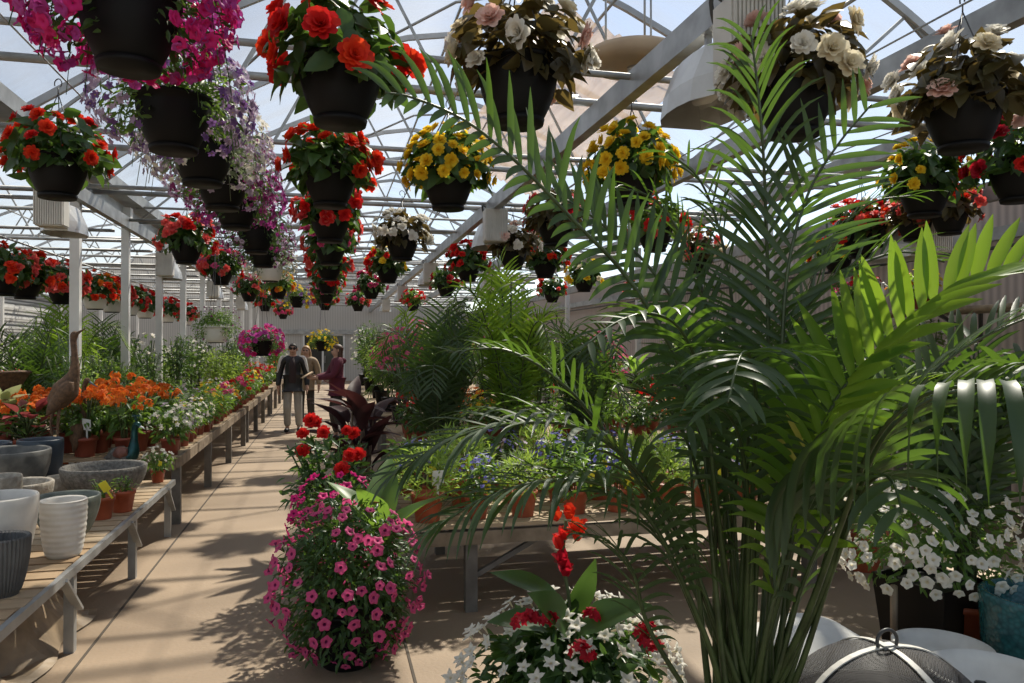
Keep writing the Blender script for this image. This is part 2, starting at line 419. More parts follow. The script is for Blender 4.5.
def foliage(mb, n, c, rad, size, T, zlo=-.2, shell=(.55, 1.0), up=.6, sag=.15, mi=0, zhi=1.0, jit=.45, gap=None):
    """n leaves through the shell of an ellipsoid"""
    q = rdir(n, zlo, zhi); rr = NR.uniform(shell[0], shell[1], n)[:, None]
    if gap is not None:      # no growth low on the side that faces -y
        k = ~((np.abs(np.arctan2(q[:, 0], -q[:, 1])) < gap) & (q[:, 2] < .02)); q, rr = q[k], rr[k]; n = len(q)
    P = np.asarray(c) + q * np.asarray(rad) * rr
    d = q * (1, 1, .6) + NR.normal(0, jit, (n, 3)) + (0, 0, -sag)
    nn = q * .6 + (0, 0, up) + NR.normal(0, .25, (n, 3))
    sz = NR.uniform(size[0], size[1], n)
    M = frames(d, nn) * sz[:, None, None]
    mb.inst(T, M, P - unit(d) * (sz * .4)[:, None], mi)
def bloom_spots(n, c, rad, size, zlo=.0, zhi=.95, up=.5, jit=.25, mind=0, sh=(1.0, 1.1), gap=None):
    """positions/rotations of blossoms on the shell, +z of the flower facing out"""
    out = []; tries = 0; P = []
    while len(out) < n and tries < n * 40:
        tries += 1
        q = rdir(1, zlo, zhi)[0]
        if gap is not None and abs(math.atan2(q[0], -q[1])) < gap and q[2] < .04: continue
        p = np.asarray(c) + q * np.asarray(rad) * NR.uniform(*sh)
        if mind and any(np.linalg.norm(p - o) < mind for o in P): continue
        z = unit(q + np.array((0, 0, up * .5)) + NR.normal(0, jit, 3)); x = unit(np.cross((.3, .9, .2), z)); y = np.cross(z, x)
        s = NR.uniform(*size); P.append(p); out.append((np.stack((x, y, z), 1) * s, p))
    return np.array([o[0] for o in out]), np.array([o[1] for o in out])
def add_blooms(parent, me, MS, PS, name='blossom'):
    for M, p in zip(MS, PS):
        o = bpy.data.objects.new(name, me); COL.objects.link(o); o.parent = parent
        X = Matrix([[M[i][j] for j in range(3)] + [p[i]] for i in range(3)] + [[0, 0, 0, 1]])
        o.matrix_local = X
ORD = ['first', 'second', 'third', 'fourth', 'fifth', 'sixth', 'seventh', 'eighth', 'ninth', 'tenth', 'eleventh', 'twelfth', 'thirteenth', 'fourteenth', 'fifteenth', 'sixteenth', 'seventeenth', 'eighteenth', 'nineteenth', 'twentieth']
# ================================================================ the setting
def struct(name, mb, mats, smooth=False, parent=None):
    o = mb.obj(name, mats, parent, smooth=smooth)
    if parent is None: o['kind'] = 'structure'
    return o
YN, YF = -3.0, 41.0
mb = MB(); box(mb, (-2.5, 19, -.1), (22, 46, .2)); struct('floor', mb, 'concrete')
# joints cast in the slab
def joint(a, b, w=.014):
    mb = MB(); a = np.array((*a, .002)); b = np.array((*b, .002)); bar(mb, a, b, w, .004); struct('floor_joint', mb, 'joint')
joint((-1.262, -2), (-1.262, 40)); joint((.42, -2), (.42, 4.7))
for y in (11.4, 17.8, 24): joint((-1.25, y), (.42, y), .008)
BAYS = [(-2.9, 6.2), (-12.0, -2.9)]
def roofz(x, bay=0):
    xl, xr = BAYS[bay]; h = (xr - xl) / 2; t = 1 - abs(x - (xl + h)) / h
    return 3.9 + 2.15 * (1 - (1 - min(max(t, 0), 1)) ** 1.5)
YA = [1.0 + 2.4 * k for k in range(17)]            # arches
for bi, (xl, xr) in enumerate(BAYS):
    xs = np.linspace(xl, xr, 25); zs = np.array([roofz(x, bi) for x in xs]) + .05
    # film in lengths between arches
    for half, sl in (('', slice(0, 13)), ('', slice(12, 25))):
        for y0, y1 in ((YN, YA[3]), (YA[3], YA[9]), (YA[9], YF)):
            mb = MB(); X = xs[sl]; Z = zs[sl]; n = len(X); V = []
            for y in (y0, y1): V += [(x, y, z) for x, z in zip(X, Z)]
            F = [(i, i + 1, n + i + 1, n + i) for i in range(n - 1)]
            mb.add(V, F); o = struct('ceiling', mb, 'roof_film_clear' if (bi == 0 and X[0] > 1) else 'roof_film', True)
            so = o.modifiers.new('thick', 'SOLIDIFY'); so.thickness = .004
    for k, y in enumerate(YA):
        if bi == 1 and (k % 2 or y < 3): continue
        mb = MB()
        P = [(x, y, roofz(x, bi)) for x in np.linspace(xl, xr, 17)]
        for a, b in zip(P[:-1], P[1:]): bar(mb, a, b, .05, .07)
        struct('roof_arch', mb, 'roof_metal')
        mb = MB(); tube(mb, [(xl, y, 3.62), (xr, y, 3.62)], .032, 8); struct('truss_pipe', mb, 'galvanised', True)
        if k % 2 == 0 or y < 16:
            mb = MB(); c = (xl + xr) / 2
            zz = np.linspace(xl, xr, 9)
            up = 1
            for i in range(8):
                a = (zz[i], y + .02, 3.64 if up else roofz(zz[i], bi) - .02); b = (zz[i + 1], y + .02, roofz(zz[i + 1], bi) - .02 if up else 3.64)
                bar(mb, a, b, .028); up = not up
            struct('truss_web', mb, 'galvanised')
    for x in np.linspace(xl, xr, 7)[1:-1]:
        mb = MB(); z = roofz(x, bi) - .04; tube(mb, [(x, YN, z), (x, YF, z)], .02, 6); struct('roof_purlin', mb, 'galvanised', True)
# extra cross pipes at hanging height, between arches
for y in (4.75, 7.0, 9.4, 11.8, 14.2, 16.6, 19, 23.8, 28.6, 33.4):
    mb = MB(); tube(mb, [(-2.85, y, 3.46), (6.1, y, 3.46)], .024, 8); struct('cross_pipe', mb, 'galvanised', True)
    mb = MB(); tube(mb, [(-11.9, y, 3.3), (-2.95, y, 3.3)], .024, 8); struct('cross_pipe', mb, 'galvanised', True)
for k in range(16):
    y = 12.6 + 1.55 * k
    mb = MB(); tube(mb, [(-2.85, y, 3.78), (6.1, y, 3.78)], .02, 6); struct('upper_pipe', mb, 'galvanised', True)
    if k % 2 == 0: mb = MB(); tube(mb, [(-11.9, y, 3.7), (-2.95, y, 3.7)], .03, 6); struct('upper_pipe', mb, 'galvanised', True)
# diagonal wind braces under the film
for y in (3.4, 8.2, 13, 17.8):
    for x0, x1 in ((-1.9, .4), (.4, 2.7), (2.7, 5.0)):
        mb = MB(); tube(mb, [(x0, y + 2.4, roofz(x0) - .06), ((x0 + x1) / 2, y + 1.2, roofz((x0 + x1) / 2) - .07), (x1, y, roofz(x1) - .06)], .018, 6); struct('wind_brace', mb, 'galvanised', True)
# gutters
for x in (-2.9, 6.2, -12.0):
    mb = MB(); L = YF - YN; yc = (YF + YN) / 2
    box(mb, (x, yc, 3.78), (.30, L, .015)); box(mb, (x - .15, yc, 3.85), (.015, L, .16)); box(mb, (x + .15, yc, 3.85), (.015, L, .16))
    struct('gutter_beam', mb, 'galvanised')
# deep side plate on the left gutter line
mb = MB(); box(mb, (-2.96, 24, 3.60), (.03, 34, .28)); struct('gutter_plate', mb, 'galvanised')
# posts on the gutter line
for y in (10.0, 12.3, 14.6, 16.9, 19.4, 22.2, 25, 28, 31, 34):
    mb = MB(); box(mb, (-2.92, y, 1.85), (.105, .105, 3.7)); box(mb, (-2.92, y, 3.6), (.16, .16, .22)); box(mb, (-2.92, y, .01), (.2, .2, .02))
    struct('gutter_post', mb, 'white_metal')
for y in (5.2, 9.9, 14.7, 19.5, 24.3, 29.1):
    mb = MB(); box(mb, (6.25, y, 1.85), (.1, .1, 3.7)); struct('gutter_post', mb, 'white_metal')
for y in (8, 12, 16, 20, 24, 28, 33):
    mb = MB(); box(mb, (-7.4, y, 1.6), (.09, .09, 3.2)); struct('inner_post', mb, 'white_metal')
# lamp rails (square channel) running down the house
for x, z in ((2.0, 3.42), (-2.80, 3.42), (3.5, 3.42), (5.4, 2.95)):
    mb = MB(); box(mb, (x, 19.5, z), (.085, 41, .16)); struct('lamp_rail', mb, 'galvanised')
# basket lines
CABZ = 3.40
for x in (-3.6,):
    mb = MB(); tube(mb, [(x, 6, 2.9), (x, 30, 2.9)], .012, 6); struct('hanging_line', mb, 'galvanised', True)
# walls
mb = MB(); box(mb, (6.75, 19, 1.6), (.06, 46, 3.2)); struct('wall_right', mb, 'curtain_side')
mb = MB(); box(mb, (-12.1, 19, 1.9), (.06, 46, 3.8)); struct('wall_left', mb, 'louvre_wall')
# back wall built round the doorway
BY = 38.0; DX0, DX1, DZ = -1.15, .75, 2.25
mb = MB()
box(mb, ((-12.1 + DX0) / 2, BY, 2.0), (DX0 + 12.1, .08, 4.0)); box(mb, ((6.75 + DX1) / 2, BY, 2.0), (6.75 - DX1, .08, 4.0))
box(mb, ((DX0 + DX1) / 2, BY, (DZ + 4) / 2), (DX1 - DX0, .08, 4 - DZ)); struct('wall_back', mb, 'wall_corrugated')
mb = MB(); box(mb, ((DX0 + DX1) / 2 + .2, BY - .1, DZ + .12), (4.2, .1, .22)); struct('trim_1', mb, 'galvanised')
mb = MB()
for x in (DX0, -.25, DX1): box(mb, (x, BY - .05, DZ / 2), (.09, .1, DZ))
box(mb, ((DX0 + DX1) / 2, BY - .05, DZ), (DX1 - DX0, .1, .09)); do = struct('door_1', mb, 'white_metal')
mb = MB(); box(mb, ((-.25 + DX1) / 2, BY - .03, DZ / 2), (DX1 + .25 - .1, .02, DZ - .1)); mb.obj('pane', 'door_glass', do, smooth=False)
mb = MB(); box(mb, (-.15, BY - .09, 1.05), (.03, .05, .35)); mb.obj('door_handle', 'galvanised', do, smooth=False)
mb = MB(); box(mb, ((DX0 + DX1) / 2, BY + 1.4, 1.2), (3, .05, 2.4)); struct('wall_passage', mb, 'door_dark')
for bi, (xl, xr) in enumerate(BAYS):       # gable above the back wall
    mb = MB(); xs = np.linspace(xl, xr, 21); V = [(x, BY, 3.9) for x in xs] + [(x, BY, roofz(x, bi)) for x in xs]; n = 21
    mb.add(V, [(i, i + 1, n + i + 1, n + i) for i in range(20)]); struct('wall_gable', mb, 'wall_corrugated')
# rails on the right curtain wall
for z, y0 in ((2.80, 5), (1.0, 5)):
    mb = MB(); box(mb, (6.62, 20, z), (.10, 32, .13)); struct('trim_2', mb, 'galvanised')
mb = MB(); tube(mb, [(6.6, 4, 2.66), (6.6, 34, 2.66)], .02, 6); struct('trim_3', mb, 'lamp_dark', True)
# louvre rails of the left bay (long horizontal vents)
for z in (1.2, 1.6, 2.0, 2.4, 2.8, 3.2):
    mb = MB(); box(mb, (-11.9, 20, z), (.05, 38, .09)); struct('trim_4', mb, 'white_metal')

# ---------------------------------------------------------------- light
sun = bpy.data.lights.new('sun', 'SUN'); so = bpy.data.objects.new('sun', sun); COL.objects.link(so)
SUN_EL, SUN_AZ = math.radians(50), math.radians(38)     # azimuth from +Y toward +X
sd = Vector((math.cos(SUN_EL) * math.sin(SUN_AZ), math.cos(SUN_EL) * math.cos(SUN_AZ), math.sin(SUN_EL)))
so.rotation_euler = sd.to_track_quat('Z', 'Y').to_euler()
sun.energy = 5.3; sun.angle = math.radians(1.3); sun.color = (1, .92, .78)
w = bpy.data.worlds.new('world'); S.world = w; w.use_nodes = True
nt = w.node_tree; nt.nodes.clear()
out = nt.nodes.new('ShaderNodeOutputWorld'); bg = nt.nodes.new('ShaderNodeBackground')
sky = nt.nodes.new('ShaderNodeTexSky'); sky.sky_type = 'NISHITA'; sky.sun_disc = False
sky.sun_elevation = SUN_EL; sky.sun_rotation = SUN_AZ; sky.air_density = 1.0; sky.dust_density = .15; sky.ozone_density = 1.0
hs = nt.nodes.new('ShaderNodeHueSaturation'); hs.inputs['Saturation'].default_value = .66
nt.links.new(sky.outputs[0], hs.inputs['Color']); nt.links.new(hs.outputs[0], bg.inputs[0]); bg.inputs[1].default_value = .092
nt.links.new(bg.outputs[0], out.inputs[0])
S.view_settings.view_transform = 'Standard'; S.view_settings.look = 'None'
S.view_settings.exposure = .85; S.view_settings.gamma = 1; S.view_settings.use_curve_mapping = False
S.cycles.max_bounces = 8; S.cycles.transparent_max_bounces = 16; S.cycles.transmission_bounces = 6
S.cycles.use_denoising = True
# ================================================================ hanging baskets
def pot_mesh(name, r, h, mat, br=.62, lip=.012, bow=.35):
    """bowl-sided planter with a rolled lip, open top filled with soil"""
    mb = MB(); pr = [(0, 0), (r * br * .95, 0), (r * br, .008)]
    for t in np.linspace(.12, 1, 7): pr.append((r * (br + (1 - br) * math.sin(t * PI / 2) ** .8), h * t))
    pr += [(r + lip, h), (r + lip, h + .018), (r - .004, h + .018), (r - .012, h - .02), (r - .016, h - .025), (0, h - .02)]
    lathe(mb, pr, 36); return mb.mesh(name, mat)
BASKET_POT = pot_mesh('basket_pot', .178, .245, 'black_plastic', .56)
BASKET_POT_W = pot_mesh('white_basket_pot', .178, .22, 'white_plastic', .70)
mb = MB(); lathe(mb, [(.0, -.012), (.112, -.012), (.118, .012), (.10, .012), (0, .005)], 30); SAUCER = mb.mesh('saucer', 'black_plastic')
def hanger_mesh(top):
    mb = MB()
    for k in range(3):
        a = 2 * PI * k / 3 + .4; p = np.array((.182 * math.cos(a), .182 * math.sin(a), .255))
        tube(mb, [p, p * .45 + (0, 0, top * .30 + .12), (0, 0, top - .09)], .0035, 5)
    aa = np.linspace(-.5, PI + .9, 12); tube(mb, [(0, 0, top - .09), (0, 0, top - .05)], .004, 5)
    tube(mb, [(.03 * math.cos(t), 0, top - .022 + .03 * math.sin(t)) for t in aa], .004, 5)
    return mb.mesh('hanger', 'wire')
def begonia_foliage(seed, mats, n=150, rx=.31, rz=.29):
    mb = MB(); foliage(mb, n + 90, (0, 0, .28), (rx, rx, rz), (.085, .15), LEAF, -.50, (.45, 1.0), .45, .42)
    mb2 = mb
    return mb2.mesh('foliage', mats)
def trail_foliage(mats, n=900, rx=.37, rz=.27, size=(.035, .06), zlo=-.8):
    mb = MB(); foliage(mb, n, (0, 0, .25), (rx, rx, rz), size, LEAF_N, zlo, (.5, 1.0), .4, .3, gap=.48)
    foliage(mb, n // 2, (0, 0, .27), (.24, .24, .2), size, LEAF_N, 0, (.3, 1.0), .4, .1)
    # trailing stems
    for k in range(14):
        a = NR.uniform(-PI / 2 + .7, 1.5 * PI - .7); r = rx * NR.uniform(.75, 1.05); z1 = .12 - NR.uniform(.0, .2)
        tube(mb, catmull([(.12 * math.cos(a), .12 * math.sin(a), .27), (.8 * r * math.cos(a), .8 * r * math.sin(a), .33), (r * math.cos(a), r * math.sin(a), z1)], 7), .002, 4)
    return mb.mesh('foliage', mats)
FOL = {k: [begonia_foliage(i, m, n) for i in (0, 1)] for k, m, n in (('green', 'leaf_dark', 150), ('mid', 'leaf_mid', 140), ('bronze', 'leaf_bronze', 150))}
TRAIL = {'dark': trail_foliage('leaf_dark'), 'mid': trail_foliage('leaf_mid'), 'silver': trail_foliage('leaf_silver')}
mb0 = {}
def bloom_mesh(T, mats, key):
    if key not in mb0:
        m_ = MB(); m_.one(T); mb0[key] = m_.mesh('blossom', mats)
    return mb0[key]
def far_bloom(kind, cols, n, rad, size, c=(0, 0, .27), zlo=-.2, gap=None):
    key = ('far', kind, tuple(cols), n, size)
    if key not in mb0:
        m_ = MB(); MS, PS = bloom_spots(n, c, rad, size, zlo, .98, .4, .4, gap=gap)
        T = {'begonia': BEGO_FAR, 'petunia': PETU, 'daisy': DAISY}[kind]
        h = len(PS)
        ci = NR.integers(0, len(cols), h)
        for q in range(len(cols)):
            k = ci == q
            if k.any(): m_.inst(T, MS[k], PS[k], q)
        mb0[key] = m_.mesh('blossom', ['petal_' + x for x in cols])
    return mb0[key]
HANG = {}
def hang_basket(pos, kind, cols, fol, near, label, group, white=False, top=None, nb=18, bs=(.05, .075), scale=1, extra=0, rz=None):
    """pos: base of the pot; cable hooks at pos.z + top"""
    t = thing('hanging_basket', label, 'hanging basket', pos, (R.uniform(-.25, .25) - math.atan2(pos[0], pos[1]) if kind != 'begonia' else R.uniform(0, 6.28)) if rz is None else rz, group, scale)
    link('pot', BASKET_POT_W if white else BASKET_POT, t); link('saucer', SAUCER, t)
    top = round((CABZ + .012 - pos[2]) / scale if top is None else top, 3)
    if top not in HANG: HANG[top] = hanger_mesh(top)
    link('hanger', HANG[top], t)
    if kind == 'begonia':
        link('foliage', R.choice(FOL[fol]), t, rot=(0, 0, R.uniform(0, 6)))
        if near:
            MS, PS = bloom_spots(int(nb * 1.2), (0, 0, .28), (.31, .31, .28), bs, -.35, .95, .5, .35, .085, (.92, 1.08))
            for c in range(len(cols)):
                k = np.arange(len(PS)) % len(cols) == c
                for v in range(3):
                    kk = k & ((np.arange(len(PS)) // len(cols)) % 3 == v)
                    if kk.any(): add_blooms(t, bloom_mesh(BEGO[v], 'petal_' + cols[c], ('bg', v, cols[c])), MS[kk], PS[kk])
        else:
            o = link('blossom', far_bloom('begonia', cols, nb + 12, (.31, .31, .28), bs, (0, 0, .28), -.45), t, kind='stuff')
    else:
        link('foliage', TRAIL[fol], t)
        T = {'petunia': PETU, 'daisy': DAISY}[kind]; second = 'throat_dark' if kind == 'petunia' else 'throat_yellow'
        if near:
            MS, PS = bloom_spots(100, (0, 0, .25), (.37, .37, .29), bs, -.7, .95, .4, .4, bs[0] * .9, (.95, 1.12), gap=.48)
            for c in range(len(cols)):
                k = np.arange(len(PS)) % len(cols) == c
                add_blooms(t, bloom_mesh(T, ['petal_' + cols[c], second], (kind, cols[c])), MS[k], PS[k])
        if extra or not near:
            link('blossom', far_bloom(kind, cols, extra or 190, (.37, .37, .29), bs, (0, 0, .25), -.75, gap=.48), t, kind='stuff')
    return t
def hb(u, v, kind, cols, fol, near, label, group, X=None, **kw):
    """photo pixel of the pot's middle; the pot hangs with its base at 2.64 m"""
    z = kw.pop('z', 2.64)
    sc = kw.get('scale', 1)
    D = kw.pop('D', None)
    if D is None: D = FP * (z + .13 - EYE) / (347 - v)
    p = at(u, v, D); hang_basket((p[0], p[1], z), kind, cols, fol, near, label, group, **kw)
GA = 'hanging baskets in the trailing purple row'
hb(128, 31, 'petunia', ['magenta', 'hotpink'], 'dark', True, 'nearest hanging basket of the left row, full of magenta petunias', GA, bs=(.025, .035), extra=480, scale=.96, z=2.68)
hb(173, 124, 'daisy', ['lavender', 'lavender', 'purple'], 'mid', True, 'second hanging basket of the purple row, lavender blooms behind the magenta petunias', GA, bs=(.019, .027), extra=420)
hb(202, 162, 'daisy', ['lavender', 'white'], 'silver', True, 'third hanging basket of the purple row, pale lavender and white blooms', GA, bs=(.019, .027), extra=420)
hb(222, 190, 'daisy', ['lavender', 'plumflower'], 'mid', False, 'fourth hanging basket of the purple row, mauve trailing blooms', GA, bs=(.019, .028), extra=460)
hb(236, 212, 'daisy', ['plumflower', 'magenta'], 'dark', False, 'fifth hanging basket of the purple row, deep plum trailing blooms', GA, bs=(.019, .028), extra=420)
hb(256, 240, 'petunia', ['magenta', 'plumflower', 'lavender'], 'dark', False, 'sixth hanging basket of the purple row, dark magenta blooms', GA, bs=(.022, .032), extra=200)
hb(263, 256, 'daisy', ['lavender', 'plumflower'], 'dark', False, 'seventh hanging basket of the purple row, faded plum blooms', GA, bs=(.018, .028), extra=260)
hb(270, 272, 'daisy', ['white', 'cream'], 'silver', False, 'hanging basket of silver-green foliage with a white pot, eighth of the purple row', GA, white=True, bs=(.02, .03), extra=200, z=2.60)
hb(278, 292, 'begonia', ['yellow', 'orange'], 'mid', False, 'ninth basket of the purple row, amber yellow blooms', GA, bs=(.05, .07))
hb(297, 302, 'petunia', ['yellow', 'purple'], 'mid', False, 'far basket of yellow and violet petunias over the aisle end', GA, bs=(.04, .06), extra=90)
GC = 'hanging begonia baskets over the aisle'
hb(340, 93, 'begonia', ['scarlet', 'red'], 'green', True, 'nearest basket of big scarlet begonias over the aisle, black pot', GC, nb=15, bs=(.062, .088))
hb(330, 187, 'begonia', ['scarlet'], 'green', True, 'second basket of scarlet begonias in the row over the aisle', GC, nb=24, bs=(.05, .075))
for i, (u, v, c) in enumerate(((330, 227, ['coral', 'red']), (330, 253, ['coral', 'pink']), (329, 271, ['red', 'coral']), (327, 286, ['red']), (326, 297, ['coral', 'pink']), (325, 305, ['red', 'coral']))):
    hb(u, v, 'begonia', c, 'green', False, ORD[i + 2] + ' basket of ' + ('pinkish' if 'pink' in c else 'red') + ' begonias in the row over the aisle', GC, nb=22, bs=(.05, .08))
GR = 'hanging begonia baskets right of the aisle'
hb(518, 93, 'begonia', ['white', 'cream', 'white', 'white', 'blush'], 'bronze', True, 'nearest basket of white begonias with bronze leaves, beside the scarlet basket', GR, nb=20, bs=(.045, .065))
hb(448, 190, 'begonia', ['yellow'], 'green', True, 'yellow begonia basket hanging in front of the long grey lamp rail', GR, nb=52, bs=(.038, .058))
hb(402, 248, 'begonia', ['white'], 'bronze', False, 'white begonia basket behind the yellow one, third of its row', GR, nb=26, bs=(.05, .075))
hb(388, 274, 'begonia', ['red', 'yellow', 'red'], 'green', False, 'red begonia basket with a few yellow blooms, fourth of its row', GR, nb=18)
hb(371, 292, 'begonia', ['crimson', 'pink'], 'green', False, 'small far basket of crimson begonias, fifth of its row', GR, nb=16)
hb(358, 306, 'begonia', ['coral', 'pink'], 'green', False, 'sixth basket of its row, coral begonias far down the house', GR, nb=20)
GS = 'hanging begonia baskets behind the tall palm'
hb(795, 106, 'begonia', ['white', 'cream', 'white', 'blush'], 'bronze', True, 'blush white begonia basket beside the ribbed lamp, behind the palm top', GS, nb=22, bs=(.05, .075))
hb(632, 187, 'begonia', ['yellow'], 'green', True, 'yellow begonia basket under the lamp reflector, beyond the arching palm frond', GS, nb=44, bs=(.042, .062))
hb(556, 232, 'begonia', ['crimson', 'coral'], 'bronze', False, 'dark basket with few coral blooms behind the palm frond', GS, nb=3)
hb(513, 258, 'begonia', ['white', 'white', 'blush'], 'bronze', False, 'white begonia basket with plum-brown leaves beside the second lamp', GS, nb=14)
hb(468, 272, 'begonia', ['red'], 'green', False, 'red begonia basket hanging between the second and third lamps', GS, nb=24)
hb(446, 289, 'begonia', ['crimson', 'coral'], 'green', False, 'shaded black basket just below the third lamp', GS, nb=5)
hb(413, 306, 'begonia', ['coral', 'red'], 'mid', False, 'far coral begonia basket above the midground palms', GS, nb=20)
GT = 'hanging begonia baskets toward the right wall'
hb(964, 122, 'begonia', ['white', 'cream', 'white', 'blush'], 'bronze', True, 'white begonia basket with the largest blooms, below the steep rail', GT, nb=18, bs=(.055, .085))
hb(925, 198, 'begonia', ['yellow'], 'green', True, 'yellow begonia basket above the white lamp box near the curtain wall', GT, nb=26, bs=(.035, .05))
hb(1020, 181, 'begonia', ['crimson', 'red'], 'green', True, 'crimson begonia basket beside the yellow one near the curtain wall', GT, nb=18)
hb(655, 238, 'begonia', ['red', 'coral'], 'mid', False, 'small red begonia basket behind the palm, beneath the yellow begonias', GT, nb=12)
hb(545, 268, 'begonia', ['red', 'white', 'scarlet'], 'green', False, 'basket mixing red and white begonias past the dark basket', GT, nb=18)
hb(552, 296, 'begonia', ['coral', 'red'], 'green', False, 'low black basket of coral begonias behind the palm fan', GT, nb=12)
hb(584, 284, 'begonia', ['cream', 'yellow'], 'green', False, 'black basket with pale yellow begonias behind the palm fan', GT, nb=12)
hb(640, 296, 'begonia', ['crimson', 'coral'], 'green', False, 'far crimson basket seen through the palm leaflets', GT, nb=12)
hb(700, 262, 'begonia', ['coral', 'cream'], 'bronze', False, 'coral and cream begonia basket mostly hidden behind the palm', GT, nb=14)
for i, (u, v, c) in enumerate(((862, 243, ['red', 'coral']), (838, 262, ['red', 'yellow']), (805, 280, ['red']), (770, 292, ['coral', 'pink']))):
    hb(u, v, 'begonia', c, 'green', False, ORD[i] + ' of the begonia baskets lined up beyond the right lamp box', GT, nb=18, D=[7.6, 9.5, 12, 15][i], z=[2.55, 2.6, 2.6, 2.6][i])
# trough row of coral begonias along the right rail
for i, (u, D) in enumerate(((885, 7.4), (915, 6.9), (950, 6.5))):
    p = at(u, 205, D); hang_basket((p[0], p[1], 2.62), 'begonia', ['coral', 'scarlet'], 'bronze', False, ORD[i] + ' coral begonia basket counted from the yellow basket along the right rail', GT, nb=12, scale=.8)
GZ = 'hanging baskets left of the purple row'
hb(57, 177, 'begonia', ['scarlet', 'red', 'scarlet'], 'green', True, 'scarlet begonia basket hanging above the left lamp box', GZ, nb=26, bs=(.042, .062))
hb(186, 252, 'begonia', ['coral', 'red'], 'green', False, 'red begonia basket next to the second left lamp', GZ, nb=26)
hb(221, 276, 'begonia', ['coral', 'red', 'pink'], 'green', False, 'coral begonia basket third along the left aisle row', GZ, nb=30)
hb(249, 295, 'begonia', ['coral', 'pink'], 'green', False, 'fourth coral begonia basket along the left aisle row', GZ, nb=30)
hb(265, 306, 'begonia', ['coral', 'red'], 'green', False, 'fifth coral begonia basket along the left aisle row', GZ, nb=26)
hb(283, 315, 'begonia', ['pink', 'coral'], 'green', False, 'last and smallest coral basket of the left aisle row', GZ, nb=26)
# low-hung ones beside the aisle
hb(262, 352, 'petunia', ['hotpink', 'magenta'], 'dark', False, 'low basket of hot pink petunias hung left of the walking man', 'low hanging baskets', D=13.5, z=1.50, bs=(.04, .06), extra=120)
hb(216, 336, 'daisy', ['lavender', 'plumflower'], 'mid', False, 'white basket of leafy green stems hung beside the left posts', 'low hanging baskets', D=11.5, z=1.72, white=True, bs=(.015, .02), extra=60)
hb(322, 352, 'daisy', ['yellow', 'yellow'], 'mid', False, 'low basket of yellow-green trailing plants before the back door', 'low hanging baskets', D=20, z=1.55, bs=(.03, .05), extra=80)
# scarlet pots on the line of the left bay
GL = 'red begonia baskets on the left bay line'
LB = [(3, 283, 8.6), (25, 288, 9.2), (62, 291, 10.3), (95, 297, 11.8), (112, 301, 12.8), (129, 305, 14), (145, 308, 15.4), (168, 314, 18), (186, 317, 20.5)]
for i, (u, v, D) in enumerate(LB):
    hang_basket((*at(u, v, D)[:2], 2.24), 'begonia', ['orange', 'scarlet'] if i == 3 else ['scarlet', 'coral'] if i < 4 else ['red', 'coral'], 'green', False,
                ORD[i] + (' orange' if i == 3 else ' red') + ' begonia basket from the near end of the left bay line', GL, white=i > 2, top=.675, nb=30, bs=(.05, .07))
# basket cables: one thin line over each row
def cable(x0, y0, x1, y1, z=CABZ):
    mb = MB(); tube(mb, [(x0, y0, z), (x1, y1, z)], .006, 5); struct('basket_line', mb, 'galvanised', True)
for x in (-1.68, -.76, .03, .86, 2.1, 3.15, 4.45): cable(x, .5, x, 30)

# ================================================================ grow lights on the rails
def rib_box(mb, c, s, n):
    bbox(mb, c, s, .012)
    for i in range(n):
        x = c[0] - s[0] / 2 + s[0] * (i + .5) / n
        box(mb, (x, c[1] - s[1] / 2 - .006, c[2]), (s[0] / n * .55, .014, s[2] * .94))
mb = MB(); rib_box(mb, (0, 0, 0), (.28, .20, .40), 13); BALLAST = mb.mesh('ballast_box', 'lamp_grey', False)
mb = MB()
prof = [(.10, .14), (.13, .12), (.17, .02), (.20, -.10), (.205, -.10), (.175, .02), (.135, .125), (.0, .145)]
ys = np.linspace(.12, .72, 6); V = []
ww = [.55, .9, 1, 1, .9, .6]
for y, k in zip(ys, ww):
    V += [(-.21 * k, y, -.22), (-.19 * k, y, -.10), (-.11 * k, y, .04 + .04 * k), (.11 * k, y, .04 + .04 * k), (.19 * k, y, -.10), (.21 * k, y, -.22)]
F = [(i * 6 + j, i * 6 + j + 1, (i + 1) * 6 + j + 1, (i + 1) * 6 + j) for i in range(5) for j in range(5)]
F2 = [(0, 1, 2, 3, 4, 5)[::-1], tuple(30 + k for k in range(6))]
mb.add(V, F); mb.F.append((np.array(F2), 0)); REFL = mb.mesh('reflector', 'reflector', False)
mb = MB(); tube(mb, [(0, .2, -.12), (0, .27, -.12), (0, .40, -.12), (0, .55, -.12)], [.02, .045, .05, .02], 10); BULB = mb.mesh('bulb', 'white_plastic')
BRK = []
for c_, s_ in (((-.10, 0, .235), (.02, .10, .10)), ((.10, 0, .235), (.02, .10, .10)), ((0, .4, .16), (.03, .03, .18))):
    mb = MB(); box(mb, c_, s_); BRK.append(mb.mesh('bracket', 'galvanised', False))
mb = MB(); tube(mb, catmull([(-.06, .06, .2), (-.14, .1, .27), (-.1, .14, .14), (.0, .2, .17), (.03, .3, .12)], 16), .012, 6); CORD = mb.mesh('cord', 'lamp_dark')
def lamp(x, D, label, z=3.14, u=None):
    # solve y on the rail for view distance D
    y = (D - x * SN) / CS
    t = thing('grow_light', label, 'lamp', (x, y, z), 0, 'grow lights on the rails')
    link('ballast_box', BALLAST, t)
    r = link('reflector', REFL, t); link('bulb', BULB, r); [link('bracket', b_, t) for b_ in BRK]; link('cord', CORD, t)
lamp(2.0, 3.72, 'nearest ribbed grow light, above the tall palm on the right-hand lamp rail')
for i, D in enumerate((9.36, 15.3, 21, 27)): lamp(2.0, D, ORD[i + 1] + ' ribbed grow light along the rail over the palms')
